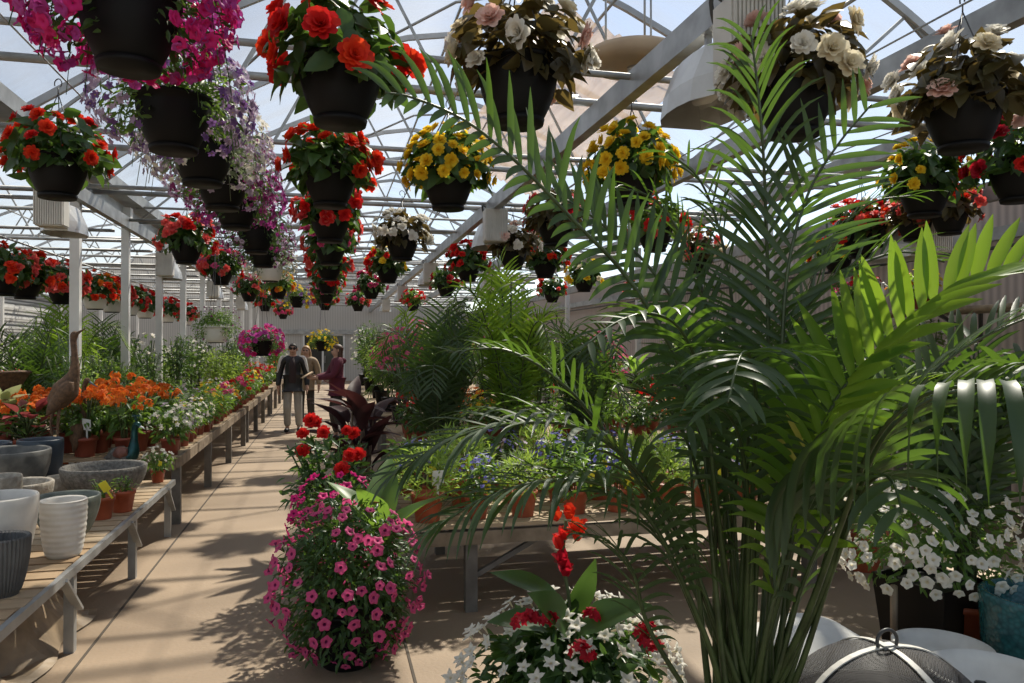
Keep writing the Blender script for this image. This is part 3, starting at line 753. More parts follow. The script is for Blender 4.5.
for i, D in enumerate((7.9, 13.4, 19, 25)): lamp(-2.80, D, ORD[i] + ' ribbed grow light along the left gutter rail', 3.10)
lamp(5.4, 7.0, 'ribbed grow light box on the low rail before the curtain wall', 2.72)
lamp(5.4, 13.0, 'second grow light on the low rail before the curtain wall', 2.72)
lamp(3.5, 17.0, 'grow light on the steep rail far behind the palm')
# tan round disc unit and bunched shade cloth among the right trusses
p = at(634, 62, 5.4)
t = thing('ceiling_disc', 'round tan disc hung flat in the trusses beside the lamp rail', 'ceiling disc', (p[0], p[1], p[2]))
mb = MB(); lathe(mb, [(0, -.03), (.20, -.035), (.315, -.02), (.34, .03), (.335, .06), (.10, .09), (0, .09)], 40); mb.obj('disc', 'tan_disc', t)
mb = MB(); tube(mb, [(0, 0, -.03), (0, 0, -.06)], .045, 14); mb.obj('hub', 'reflector', t)
mb = MB()
for a in (.5, 2.6, 4.7): tube(mb, [(.2 * math.cos(a), .2 * math.sin(a), .08), (.2 * math.cos(a), .2 * math.sin(a), .60)], .008, 6)
mb.obj('hang_rod', 'galvanised', t)
mb = MB()
xs = np.linspace(2.55, 4.35, 30); ysv = np.linspace(8.4, 16, 24); V = []
for j, y in enumerate(ysv):
    for i, x in enumerate(xs): V.append((x + .08 * math.sin(y * 1.3), y, roofz(x) - .16 - .035 * math.sin(i * 2.1) - .05 * abs(math.sin(y * 1.3))))
n = 30; F = [(j * n + i, j * n + i + 1, (j + 1) * n + i + 1, (j + 1) * n + i) for j in range(23) for i in range(29)]
mb.add(V, F); o = mb.obj('shade_curtain', 'shade_cloth'); tag(o, 'beige shade cloth slung under the roof film above the lamp rail', 'shade cloth')
m_ = o.modifiers.new('thick', 'SOLIDIFY'); m_.thickness = .006
# ================================================================ palms
def frond_mesh(P, L=.28, n=26, w=.026, roll=0, vee=.15, droop=.25, start=.3, r0=.011, sides=(1, -1), f0=.75, f1=1.15, up=None, bare=1, tipl=.45, name='frond', mats=('palm_leaf', 'palm_stem'), kseg=7, jit=.14, base_l=.65, org=None, low=1.0):
    """one pinnate leaf: stalk through the points P, n leaflets on each side from `start` to the tip"""
    mb = MB(); P = np.asarray(P, float)
    if org is not None: P = P - org
    Q = catmull(P, 48); s = np.concatenate(([0], np.cumsum(np.linalg.norm(np.diff(Q, axis=0), axis=1)))); s /= s[-1]
    tube(mb, Q, r0 * (1 - .82 * s) + .0012, 6, 1)
    up = np.array((0, 0, 1.)) if up is None else unit(up)
    X = []; D = []; NN = []; LL = []
    for sg in sides:
        for i in range(n):
            t = start + (1 - start) * (i + .5 + (.25 if sg > 0 else 0)) / n; t = min(t, .995)
            j = min(int(np.searchsorted(s, t)), 47); p = Q[j - 1] + (Q[j] - Q[j - 1]) * (t - s[j - 1]) / (s[j] - s[j - 1] + 1e-9)
            T = unit(Q[min(j + 1, 47)] - Q[max(j - 2, 0)]); nu = up - T * np.dot(up, T)
            if np.linalg.norm(nu) < .15: nu = np.array((-.4, -1, .2)) - T * np.dot((-.4, -1, .2), T)
            nu = unit(nu); sd_ = np.cross(T, nu)
            c, si = math.cos(roll), math.sin(roll); nu, sd_ = nu * c + sd_ * si, sd_ * c - nu * si
            x = (t - start) / (1 - start)
            f = f0 + (f1 - f0) * x + NR.normal(0, jit * .6)
            d = unit(sg * sd_ * math.cos(f - .35) + T * math.sin(f - .25) + nu * (vee + NR.normal(0, jit)))
            X.append(p); D.append(d); NN.append(nu)
            prof = base_l + (1 - base_l) * math.sin(min(1, x * 2.2) * PI / 2)
            LL.append(L * prof * (1 - (1 - tipl) * max(0, (x - .45) / .55) ** 1.5) * NR.uniform(.9, 1.08) * (1 if sg > 0 else low + (1 - low) * max(0, .5 - x) * 2))
    X, D, NN, LL = map(np.array, (X, D, NN, LL)); m = len(LL)
    wp = np.array((.45, .85, 1, .97, .82, .52, .05)) if kseg == 7 else np.interp(np.linspace(0, 1, kseg), (0, .2, .5, .8, 1), (.45, .95, 1, .65, .05))
    rows = []; p = X.copy(); d = D.copy()
    for k in range(kseg):
        b = unit(np.cross(d, NN)); nn = np.cross(b, d); ww = w * .5 * wp[k] * (.75 + .25 * LL / L)
        rows.append((p - b * ww[:, None] + nn * (ww * .28)[:, None], p, p + b * ww[:, None] + nn * (ww * .28)[:, None]))
        p = p + d * (LL / (kseg - 1))[:, None]
        d = unit(d + (0, 0, -1) * (droop * (k + .6) / kseg * (1 + NR.normal(0, .18, m)))[:, None])
    V = np.stack([np.stack(r, 1) for r in rows], 1)          # m, kseg, 3, 3
    idx = np.arange(kseg * 3).reshape(kseg, 3)
    f = np.concatenate([np.stack((idx[:-1, c], idx[:-1, c + 1], idx[1:, c + 1], idx[1:, c]), 1) for c in (0, 1)])
    F = (f[None] + (np.arange(m) * kseg * 3)[:, None, None]).reshape(-1, 4)
    mb.add(V.reshape(-1, 3), F, 0)
    return mb.mesh(name, list(mats))
PB = at(748, 790, 2.45); PB[2] = .33
PALM = thing('kentia_palm', 'tall green palm with many slender stalks, largest plant, beside the mesh fire pit lid', 'palm', (PB[0], PB[1], 0))
mb = MB(); lathe(mb, [(0, .0), (.15, 0), (.155, .01), (.19, .30), (.205, .30), (.205, .34), (.19, .34), (.178, .31), (0, .30)], 36); mb.obj('pot', 'black_plastic', PALM)
mb = MB(); lathe(mb, [(0, .318), (.09, .322), (.178, .312)], 24); mb.obj('soil', 'soil', PALM)
ORG = np.array((PB[0], PB[1], 0))
def F_(pts, **kw):
    P = [PB + (NR.uniform(-.07, .07), NR.uniform(-.07, .07), -.03)] + [at(*q) for q in pts]
    link('frond', frond_mesh(P, org=ORG, **kw), PALM)
BR = ('palm_leaf_bright', 'palm_stem')
# long frond arching to the upper left
F_([(728, 600, 2.42), (705, 450, 2.4), (672, 350, 2.36), (625, 275, 2.3), (575, 222, 2.22), (520, 165, 2.14), (468, 122, 2.06), (415, 98, 2.0), (385, 92, 1.96)], L=.27, n=36, w=.025, start=.46, up=(.1, -1, .25), vee=.05, droop=.42, f0=.75, f1=1.05, r0=.012, low=.45)
F_([(732, 560, 2.45), (716, 420, 2.48), (690, 330, 2.5), (650, 268, 2.5), (615, 235, 2.5), (580, 208, 2.48), (545, 190, 2.46)], L=.29, n=26, w=.025, start=.45, up=(.1, -1, .25), vee=.05, droop=.12, f0=.75, f1=1.1, low=.5)
# upright frond on the axis of the plant
F_([(752, 600, 2.5), (766, 420, 2.52), (768, 300, 2.5), (766, 210, 2.46), (763, 140, 2.42), (758, 85, 2.40), (752, 35, 2.38)], L=.32, n=34, w=.016, start=.44, droop=.45, vee=.08, f0=1.05, f1=1.40, up=(-.25, -1, .1), jit=.16)
F_([(770, 560, 2.4), (780, 380, 2.42), (788, 270, 2.42), (808, 195, 2.42), (838, 145, 2.4), (872, 104, 2.38)], L=.31, n=24, w=.021, start=.46, droop=.14, vee=.1, f0=.8, f1=1.15, up=(-.4, -1, .25))
# broad bright frond to the right
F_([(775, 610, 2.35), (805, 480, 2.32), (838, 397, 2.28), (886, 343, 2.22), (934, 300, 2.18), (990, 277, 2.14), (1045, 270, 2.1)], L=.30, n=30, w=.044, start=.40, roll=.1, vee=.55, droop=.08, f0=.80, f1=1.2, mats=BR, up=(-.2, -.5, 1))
F_([(790, 620, 2.45), (840, 500, 2.5), (890, 420, 2.52), (950, 358, 2.52), (1010, 325, 2.5), (1070, 305, 2.5)], L=.28, n=24, w=.026, start=.45, vee=.45, droop=.2, f0=.9, f1=1.2)
# big near frond whose leaflets hang down at the right edge
F_([(795, 640, 2.3), (838, 530, 2.15), (872, 445, 1.98), (915, 400, 1.86), (965, 386, 1.78), (1020, 388, 1.72), (1090, 404, 1.66)], L=.42, n=24, w=.034, start=.56, sides=(1,), roll=.0, vee=.22, droop=1.9, f0=.30, f1=.45, r0=.013, jit=.03, tipl=.9, base_l=.9, kseg=10)
F_([(800, 640, 2.32), (846, 525, 2.2), (880, 442, 2.05), (925, 402, 1.96), (975, 388, 1.9), (1030, 384, 1.86), (1095, 396, 1.8)], L=.34, n=20, w=.034, start=.60, sides=(-1,), vee=.25, droop=.35, f0=.7, f1=1.0, jit=.05)
# two grey-green fronds bowing toward the viewer
F_([(748, 640, 2.4), (752, 500, 2.34), (756, 410, 2.22), (752, 366, 2.08), (746, 352, 1.96), (738, 362, 1.84), (728, 402, 1.74)], L=.24, n=19, w=.024, start=.60, vee=.10, droop=.42, f0=.55, f1=.95)
F_([(736, 640, 2.4), (716, 500, 2.34), (704, 390, 2.26), (682, 332, 2.16), (652, 314, 2.06), (618, 322, 1.98), (585, 346, 1.9)], L=.22, n=20, w=.020, start=.58, vee=.15, droop=.40, f0=.7, f1=1.1)
# fronds sweeping to the lower left
F_([(725, 660, 2.42), (690, 560, 2.4), (640, 474, 2.34), (580, 428, 2.28), (510, 424, 2.2), (450, 440, 2.14), (395, 474, 2.08)], L=.34, n=42, w=.021, start=.40, vee=.18, droop=.45, f0=.8, f1=1.2)
F_([(718, 680, 2.35), (690, 600, 2.3), (650, 520, 2.24), (600, 484, 2.18), (540, 482, 2.1), (480, 500, 2.04), (430, 532, 2.0)], L=.33, n=40, w=.018, start=.40, vee=.12, droop=.6, f0=.8, f1=1.2)
F_([(715, 640, 2.55), (655, 510, 2.6), (600, 426, 2.62), (556, 378, 2.6), (505, 350, 2.56), (450, 352, 2.5)], L=.26, n=26, w=.020, start=.42, vee=.25, droop=.30)
F_([(740, 620, 2.55), (728, 450, 2.62), (712, 330, 2.66), (688, 250, 2.66), (655, 200, 2.64), (612, 186, 2.6)], L=.30, n=30, w=.013, start=.42, vee=.1, droop=.30)
F_([(752, 620, 2.6), (742, 450, 2.66), (735, 330, 2.7), (722, 240, 2.7), (700, 180, 2.68), (665, 150, 2.64)], L=.30, n=30, w=.012, start=.42, vee=.1, droop=.35)
F_([(762, 620, 2.52), (775, 450, 2.55), (786, 345, 2.55), (812, 300, 2.54), (850, 270, 2.5), (900, 252, 2.46), (945, 262, 2.4)], L=.27, n=26, w=.017, start=.45, vee=.3, droop=.22)
F_([(766, 600, 2.6), (790, 440, 2.66), (800, 330, 2.7), (826, 250, 2.7), (868, 205, 2.66), (915, 195, 2.6)], L=.28, n=26, w=.016, start=.45, vee=.2, droop=.25)
# short lower fronds
F_([(655, 640, 2.3), (632, 570, 2.26), (606, 540, 2.22), (576, 533, 2.2)], L=.20, n=16, w=.013, start=.5, vee=.1, droop=.3)
F_([(790, 690, 2.35), (832, 570, 2.25), (860, 498, 2.1), (878, 476, 1.98), (892, 482, 1.88), (902, 512, 1.8)], L=.26, n=11, w=.030, start=.66, vee=.1, droop=.75, f0=.5, f1=.9)
F_([(770, 690, 2.35), (800, 590, 2.3), (826, 530, 2.22), (850, 505, 2.16), (875, 515, 2.1)], L=.24, n=10, w=.022, start=.55, vee=.1, droop=.6)
F_([(745, 640, 2.4), (748, 520, 2.34), (742, 450, 2.26), (728, 415, 2.18), (705, 408, 2.1), (684, 430, 2.04)], L=.24, n=16, w=.022, start=.55, vee=.1, droop=.5)
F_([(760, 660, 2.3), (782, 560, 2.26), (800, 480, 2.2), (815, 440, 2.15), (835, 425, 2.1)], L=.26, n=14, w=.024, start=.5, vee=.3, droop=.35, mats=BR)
F_([(735, 660, 2.5), (712, 540, 2.52), (690, 450, 2.52), (660, 400, 2.5), (620, 385, 2.46)], L=.28, n=18, w=.022, start=.45, vee=.3, droop=.35)
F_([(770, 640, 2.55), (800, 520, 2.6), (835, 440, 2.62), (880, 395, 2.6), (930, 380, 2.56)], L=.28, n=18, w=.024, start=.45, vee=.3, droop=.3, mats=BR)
# unopened spears and bare canes
SP = [(690, 455), (702, 420), (716, 470), (728, 380), (738, 440), (750, 400), (762, 430), (775, 460), (788, 420), (800, 470), (812, 500), (672, 500), (835, 520), (662, 540)]
for i, (u, v) in enumerate(SP):
    mb = MB(); bx = .16 * (i / len(SP) - .5); a = at(u, v, 2.35 + .02 * (i % 5))
    b = PB + (bx * 1.2, NR.uniform(-.08, .08), -.02)
    m_ = (a + b) / 2 + ((u - 748) * .00022, 0, .02)
    tube(mb, catmull([b - ORG, m_ - ORG, a - ORG], 14), np.linspace(.014, .004, 14), 7); mb.obj('cane', 'palm_stem', PALM)
for k, (u, v, du, dv) in enumerate(((786, 415, 22, 38), (774, 434, 30, 36))):
    mb = MB(); a = at(u, v, 2.2); b = at(u + du, v + dv, 2.15); d = b - a
    mb.inst(leaf_t(.14, .2, .05, 5), frames(np.array([d]), np.array([(-.2, -1, .3)])) * np.linalg.norm(d), np.array([a - ORG])); mb.obj('dry_leaflet', 'palm_yellow', PALM)
# ---- other palms
def simple_palm(name, label, pos, h, nfr, spread, L, w=.03, mats=('palm_leaf', 'palm_stem'), pot=('terracotta_plastic', .16, .26), cane=3, n=24, group='palms among the benches', droop=.3, seed=0):
    q = random.Random(seed); t = thing(name, label, 'palm', tuple(pos), 0, group)
    m_, r, ph = pot
    mb = MB(); lathe(mb, [(0, 0), (r * .75, 0), (r * .78, .01), (r, ph), (r + .012, ph), (r + .012, ph + .03), (r - .006, ph + .03), (r - .012, ph - .01), (0, ph - .015)], 28); mb.obj('pot', m_, t)
    for i in range(nfr):
        a = 2 * PI * i / nfr + q.uniform(-.3, .3); s = spread * q.uniform(.55, 1.1); hh = h * q.uniform(.72, 1.08); c, si = math.cos(a), math.sin(a)
        if i % 4 == 0: s *= .45; hh *= 1.15
        P = [(c * .04, si * .04, ph - .02), (c * s * .12, si * s * .12, hh * .45), (c * s * .42, si * s * .42, hh * .86), (c * s * .75, si * s * .75, hh * .98), (c * s, si * s, hh * .82)]
        link('frond', frond_mesh(P, L=L, n=n, w=w, start=.34, vee=.25, droop=droop, r0=.011, mats=mats, kseg=6), t)
    return t
BRM = ('palm_leaf_bright', 'palm_stem')
def pat(u, y):
    """floor point on the line y, below photo column u"""
    x_ = (u - 512) / FP; return y * (SN + x_ * CS) / (CS - x_ * SN)
simple_palm('parlour_palm', 'bushy palm with upright bright fronds in the middle of the right benches', (pat(510, 7.55), 7.55, 0), 2.2, 16, .8, .34, .024, BRM, n=28, seed=3)
simple_palm('parlour_palm', 'wide dark palm left of the bright bushy palm, beneath the hanging red begonias', (pat(440, 7.5), 7.5, 0), 1.85, 15, .75, .34, .022, seed=5, n=26)
simple_palm('parlour_palm', 'palm with drooping fronds right of the bright bushy palm', (pat(585, 7.5), 7.5, 0), 1.8, 13, .75, .32, .024, seed=8, n=24)
simple_palm('parlour_palm', 'distant pale palm past the shrubs, near the aisle', (pat(412, 11.7), 11.7, 0), 2.0, 13, .7, .3, .024, BRM, seed=9, n=20)
simple_palm('parlour_palm', 'palm standing between the first two white posts of the left bay', (-3.5, 11.4, 0), 1.95, 14, .8, .36, .022, BRM, seed=10, n=24)
simple_palm('parlour_palm', 'low dark palm behind the orange flowers of the left bench', (-3.42, 10.2, 0), 1.75, 13, .7, .34, .022, seed=12, n=24)
simple_palm('parlour_palm', 'fan of dark palm fronds in the gap beyond the first white post', (-3.5, 13.4, 0), 1.8, 12, .7, .36, .022, seed=13, n=24)
p = at(965, 460, 4.1); simple_palm('parlour_palm', 'leafy palm standing near the right edge beyond the drooping frond', (p[0], p[1], 0), 1.5, 12, .6, .34, .036, seed=15, n=18)
p = at(872, 460, 5.0); simple_palm('parlour_palm', 'mid-height palm right of the tall palm, before the curtain wall', (p[0] + .4, p[1] + .6, 0), 1.7, 11, .55, .34, .028, seed=16, n=20)
# ================================================================ benches
def bench(name, label, x0, x1, y0, y1, z, group, galv=False, brace=True, legs_y=None, leg_in=.045):
    """slatted bench: boards laid across the width, edge rails, legs"""
    t = thing(name, label, 'bench', ((x0 + x1) / 2, (y0 + y1) / 2, 0), 0, group)
    ox, oy = (x0 + x1) / 2, (y0 + y1) / 2
    mb = MB(); n = int((y1 - y0) / .145)
    for i in range(n):
        y = y0 + (y1 - y0) * (i + .5) / n
        box(mb, (0 + R.uniform(-.008, .008), y - oy, z - .011), (x1 - x0 - .06, (y1 - y0) / n * .80, .022), rotz(R.uniform(-.006, .006)))
    mb.obj('slat_top', 'wood', t, smooth=False)
    m_ = 'galvanised' if galv else 'wood_grey'; th = .03 if galv else .035; hh = .045 if galv else .10
    zc = z - .022 - hh / 2 + (.02 if galv else .022)
    for x in (x0 + th / 2 - ox, x1 - th / 2 - ox):
        mb = MB(); box(mb, (x, 0, zc), (th, y1 - y0, hh)); mb.obj('edge_rail', m_, t, smooth=False)
    for y in (y0 + th / 2 - oy, y1 - th / 2 - oy):
        mb = MB(); box(mb, (0, y, zc - .03), (x1 - x0 - 2 * th - .004, th, hh * .8)); mb.obj('end_rail', m_, t, smooth=False)
    nl = max(2, int(round((y1 - y0) / 1.9)) + 1); lw = .05 if galv else .075
    ly = legs_y or [y0 + .10 + (y1 - y0 - .20) * i / (nl - 1) for i in range(nl)]
    for y in ly:
        y -= oy
        for x in (x0 + leg_in - ox, x1 - leg_in - ox):
            mb = MB(); h = z - .05; box(mb, (x, y, h / 2), (lw, lw, h)); mb.obj('leg', 'galvanised' if galv else 'bench_leg', t, smooth=False)
            if galv and x > 0:
                mb = MB(); bar(mb, (x + .035, y + .03, h - .21), (x + .035, y - .23, h + .02), .045, .016); mb.obj('brace', 'galvanised', t, smooth=False)
        mb = MB(); box(mb, (0, y, z - .085), (x1 - x0 - .14, .04, .07)); mb.obj('cross_beam', 'bench_leg', t, smooth=False)
    return t
GB = 'slatted benches left of the aisle'
bench('slatted_bench', 'nearest low slatted bench with grey metal frame holding empty planters', -3.3, -1.31, 2.2, 7.25, .48, GB, True, legs_y=[2.4, 3.22, 4.57, 5.92, 7.15])
bench('slatted_bench', 'second left slatted bench, wooden, loaded with orange and white flowers', -3.1, -1.33, 7.55, 13.5, .636, GB)
bench('slatted_bench', 'third left slatted bench with leafy pots near the white posts', -2.75, -1.33, 13.8, 19.2, .64, GB)
bench('slatted_bench', 'fourth left slatted bench beside the walking man', -2.75, -1.33, 19.5, 25, .64, GB)
GBR = 'slatted benches right of the aisle'
bench('slatted_bench', 'grey wooden bench of terracotta pots behind the white petunia planter', .45, 3.7, 4.62, 6.15, .55, GBR, legs_y=[4.70, 6.05], leg_in=.42)
b1 = bpy.data.objects['slatted_bench.004']
mb = MB(); bar(mb, (.86 - 2.075, 4.72 - 5.385, .19), (1.42 - 2.075, 4.70 - 5.385, .49), .035, .03); mb.obj('brace', 'bench_leg', b1, smooth=False)
mb = MB(); tube(mb, [(.78 - 2.075, 4.64 - 5.385, .465), (.78 - 2.075, 6.1 - 5.385, .465)], .022, 10); mb.obj('drain_pipe', 'lamp_dark', b1)
bench('slatted_bench', 'second right wooden bench, crowded with flowering pots behind the first', .75, 4.2, 8.0, 11.4, .58, GBR)
bench('slatted_bench', 'third right wooden bench with tall shrubs near the woman', .75, 4.2, 12.0, 17.2, .58, GBR)
bench('slatted_bench', 'last right wooden bench near the back door', .75, 4.2, 18, 24, .58, GBR)
bench('slatted_bench', 'wooden bench of pots along the curtain wall', 5.2, 6.5, 4.2, 13.5, .8, GBR)
bench('slatted_bench', 'bench of red flowers in the left bay beyond the posts', -5.6, -4.3, 7.5, 16, .75, 'benches in the left bay')
bench('slatted_bench', 'outermost bench of green plants in the left bay', -9.0, -7.7, 9, 20, .75, 'benches in the left bay')
# crumpled plastic sheet on the floor under the nearest bench
nx, ny = 26, 44; V = []
for j in range(ny):
    for i in range(nx):
        x = -2.5 + 1.10 * i / (nx - 1); y = 2.5 + 2.75 * j / (ny - 1)
        e = min(i, nx - 1 - i, j, ny - 1 - j) / 4
        z = .012 + 1.7 * min(1, e) * (.07 + .05 * math.sin(5.1 * x + 3 * math.sin(2.3 * y)) + .045 * math.sin(7 * y + 4 * x) + .03 * math.sin(17 * x - 9 * y) + .10 * math.exp(-((x + 1.75) ** 2 + (y - 3.9) ** 2) * 9))
        V.append((x + .03 * math.sin(9 * y), y, max(.008, min(.36, z + min(1, e) * (.035 * abs(math.sin(11 * x + 6 * y + 2 * math.sin(5 * y))) + .03 * abs(math.sin(19 * x - 13 * y)))))))
mb = MB(); mb.add(V, [(j * nx + i, j * nx + i + 1, (j + 1) * nx + i + 1, (j + 1) * nx + i) for j in range(ny - 1) for i in range(nx - 1)])
o = mb.obj('plastic_sheet', 'plastic_sheet', smooth=False); tag(o, 'crumpled tan plastic sheet on the floor under the nearest left bench', 'plastic sheet')
mb = MB(); bbox(mb, (-1.30, 3.0, .0), (.12, 1.5, .06), .006); o = mb.obj('timber_board', 'wood_grey', loc=(0, 0, .032)); tag(o, 'weathered timber board on the floor below the nearest bench edge', 'board')

# ================================================================ empty planters on the nearest bench
def planter(name, label, cat, pos, prof, mat, k=48, flute=0, nf=0, wob=None, group='empty planters on the nearest left bench'):
    mb = MB(); lathe(mb, prof, k, flute=flute, nf=nf, wob=wob); o = mb.obj(name, mat, loc=pos, smooth=not (flute and nf > 20)); tag(o, label, cat, group); return o
def egg(rb, r, h, th=.018, belly=1.0, n=10):
    pr = [(0, 0), (rb * .96, 0), (rb, .01)]
    for t in np.linspace(.1, 1, n): pr.append((rb + (r - rb) * math.sin(t * PI / 2) ** belly, h * t))
    pr += [(r - th * .3, h + .008), (r - th, h), (r - th * 1.3, h * .9), (max(rb * .8, r * .6), h * .25), (0, h * .22)]
    return pr
rib = lambda amp, nf: (lambda i, a: amp * np.cos(nf * a))
planter('fluted_planter', 'small dark grey fluted planter at the bench front edge, nearest whole pot', 'planter', (-1.50, 4.06, .48), egg(.075, .122, .27, belly=.8), 'fluted_grey', 168, .022, 42)
planter('fluted_planter', 'dark fluted planter mostly outside the frame, behind the small fluted one', 'planter', (-1.80, 3.98, .48), egg(.085, .13, .31, belly=.8), 'fluted_grey', 168, .022, 42)
planter('tall_planter', 'large white textured planter, biggest pale pot on the near bench', 'planter', (-1.65, 4.42, .48), egg(.10, .185, .40, .022, .75), 'glaze_white')
pr = egg(.085, .118, .31, .016, .7); 
pr2 = []
for (a, b), (c, d) in zip(pr[2:13], pr[3:14]):
    for t in (0, .25, .5, .75): pr2.append((a + (c - a) * t + (.0022 if t in (.25, .5) else 0), b + (d - b) * t))
planter('ringed_planter', 'white planter with wavy horizontal ridges beside the large white one', 'planter', (-1.44, 4.74, .48), pr[:2] + pr2 + pr[13:], 'glaze_white', wob=lambda i, a: .006 * np.sin(3 * a + i * .9))
planter('bowl_planter', 'grey-green glazed bowl planter behind the ridged white planter', 'planter', (-1.56, 5.20, .48), egg(.10, .185, .25, .02, .8), 'glaze_green')
planter('bowl_planter', 'big rounded grey stone bowl at the bench middle, behind the red pots', 'planter', (-1.66, 6.38, .48), egg(.13, .30, .26, .035, .72), 'stone_grey')
planter('bowl_planter', 'wide pale stone bowl left of the glazed bowl', 'planter', (-2.08, 5.92, .48), egg(.12, .215, .23, .03, .8), 'stone_light')
planter('cylinder_planter', 'straight-sided speckled stone planter before the wide pale bowl', 'planter', (-2.05, 5.50, .48), egg(.12, .135, .34, .018, .9), 'stone_light')
planter('bowl_planter', 'broad dark ribbed bowl behind the stone planters', 'planter', (-2.42, 6.62, .48), egg(.17, .31, .37, .03, .7), 'dark_bowl', wob=lambda i, a: .006 * (i % 2))
planter('bowl_planter', 'low navy blue tray planter behind the broad dark bowl', 'planter', (-2.74, 7.04, .48), egg(.16, .21, .38, .02, .8), 'teal_navy')
planter('bowl_planter', 'second navy tray planter next to the heron legs', 'planter', (-2.32, 7.06, .48), egg(.13, .17, .40, .02, .8), 'teal_navy')
planter('bowl_planter', 'small shallow stone dish tucked under the dark bowl rim', 'planter', (-2.02, 6.58, .48), egg(.06, .10, .16, .015, .8), 'stone_light')

# ================================================================ potted plants: kinds
POTS = {}
def pot_small(mat, r=.075, h=.135):
    k = (mat, r, h)
    if k not in POTS:
        mb = MB(); lathe(mb, [(0, 0), (r * .72, 0), (r * .74, .006), (r * .96, h - .022), (r * 1.04, h - .022), (r * 1.05, h), (r * .96, h), (r * .93, h - .015), (0, h - .02)], 22)
        POTS[k] = mb.mesh('pot', mat)
    return POTS[k]
def stems(mb, n, rad, h, mi=1, r=.003):
    for i in range(n):
        a = NR.uniform(0, 6.28); s = rad * NR.uniform(.2, .9)
        tube(mb, catmull([(.02 * math.cos(a), .02 * math.sin(a), -.02), (s * .5 * math.cos(a), s * .5 * math.sin(a), h * .5), (s * math.cos(a), s * math.sin(a), h)], 5), r, 4, mi)
def fol_mound(mat, rx=.17, h=.24, n=150, size=(.05, .085), T=LEAF_N):
    mb = MB(); stems(mb, 7, rx, h * .8); foliage(mb, n, (0, 0, h * .42), (rx, rx, h * .6), size, T, -.75, (.35, 1.0), .5, .1); return mb.mesh('foliage', [mat, 'stem'])
def fol_fluffy(mat, rx=.19, h=.28):
    mb = MB(); foliage(mb, 420, (0, 0, h * .42), (rx, rx, h * .6), (.05, .08), leaf_t(.16, .1, .2, 3), -.7, (.55, 1.0), .3, -.25); return mb.mesh('foliage', [mat, 'stem'])
def fol_spiky(mat, n=60, L=(.25, .5), T=BLADE):
    mb = MB(); a = NR.uniform(0, 6.28, n); e = NR.uniform(.45, 1.45, n); d = np.stack((np.cos(a) * np.cos(e), np.sin(a) * np.cos(e), np.sin(e)), 1)
    s = NR.uniform(*L, n); nn = np.stack((-np.cos(a) * np.sin(e), -np.sin(a) * np.sin(e), np.cos(e) + .05), 1)
    mb.inst(T, frames(d, nn) * s[:, None, None], d * .01); return mb.mesh('foliage', [mat, 'stem'])
def fol_tall(mat, h=.7, rx=.2, n=260, size=(.05, .09), T=LEAF_N):
    mb = MB(); stems(mb, 9, rx, h * .95, 1, .005); foliage(mb, n, (0, 0, h * .55), (rx, rx, h * .5), size, T, -1, (.25, 1.0), .4, .05); return mb.mesh('foliage', [mat, 'stem'])
def fol_big(mat, n=12, L=(.28, .5), h=.25, T=LEAF_BIG, e0=.35, e1=1.3):
    mb = MB()
    for i in range(n):
        a = i * 2.4 + NR.uniform(-.3, .3); e = NR.uniform(e0, e1); zb = NR.uniform(.02, h)
        d = np.array((math.cos(a) * math.cos(e), math.sin(a) * math.cos(e), math.sin(e))); b = np.array((.03 * math.cos(a), .03 * math.sin(a), zb)); p = b + d * .10
        tube(mb, [(0, 0, zb * .5), b, p], .005, 5, 1)
        mb.inst(T, frames(d[None], np.array([(-math.cos(a) * math.sin(e), -math.sin(a) * math.sin(e), math.cos(e) + .1)])) * NR.uniform(*L), p[None])
    tube(mb, [(0, 0, -.03), (0, 0, h)], .009, 6, 1)
    return mb.mesh('foliage', [mat, 'stem'])
def bl_cover(T, mats, n, c, rad, size, zlo=.0):
    mb = MB(); MS, PS = bloom_spots(n, c, rad, size, zlo, .98, .6, .3); mb.inst(T, MS, PS); return mb.mesh('blossom', mats)
def bl_heads(col, n, c, rad, k=14, hr=.04):
    """round umbels of many florets (geranium, lily heads)"""
    mb = MB(); MS, PS = bloom_spots(n, c, rad, (1, 1), .15, .98, 1, .2, hr * 1.3)
    for p in PS:
        M2, P2 = bloom_spots(k, p, (hr, hr, hr), (.016, .024), -.3, 1); mb.inst(DAISY, M2, P2)
    return mb.mesh('blossom', ['petal_' + col, 'petal_' + col])
KIND = {}
def kind(key, fols, blooms, cat, name, desc, pot=('brown_red_plastic', .075, .135)): KIND[key] = (fols, blooms, cat, name, desc, pot)
GM = [fol_mound('leaf_mid'), fol_mound('leaf_mid', .16, .27)]; GD = [fol_mound('leaf_dark'), fol_mound('leaf_dark', .17, .22)]
c0, r0_ = (0, 0, .11), (.16, .16, .17)
kind('sprig', [fol_mound('leaf_mid', .085, .12, 60, (.03, .05)), fol_mound('leaf_mid', .08, .15, 50, (.03, .045))], [], 'potted plant', 'potted_herb', 'short green sprigs')
kind('orange', [fol_tall('leaf_mid', .30, .17, 150)], [bl_heads('orange', 9, (0, 0, .20), (.16, .16, .13), 8, .024)], 'potted flower', 'potted_lily', 'orange-flowered plant')
kind('white', GM, [bl_cover(DAISY, ['petal_white', 'throat_yellow'], 40, c0, r0_, (.014, .022))], 'potted flower', 'potted_daisy', 'white-flowered plant')
kind('silver', [fol_mound('leaf_silver', .15, .22, 170)], [bl_cover(DAISY, ['petal_lavender', 'throat_yellow'], 24, c0, r0_, (.012, .018))], 'potted flower', 'potted_lavender', 'silver-leaved plant')
kind('green', GM, [], 'potted plant', 'potted_herb', 'bushy green plant')
kind('dark', GD, [bl_cover(DAISY, ['petal_cream', 'throat_yellow'], 14, c0, r0_, (.014, .02))], 'potted plant', 'potted_shrub', 'dark green plant with a few cream blooms')
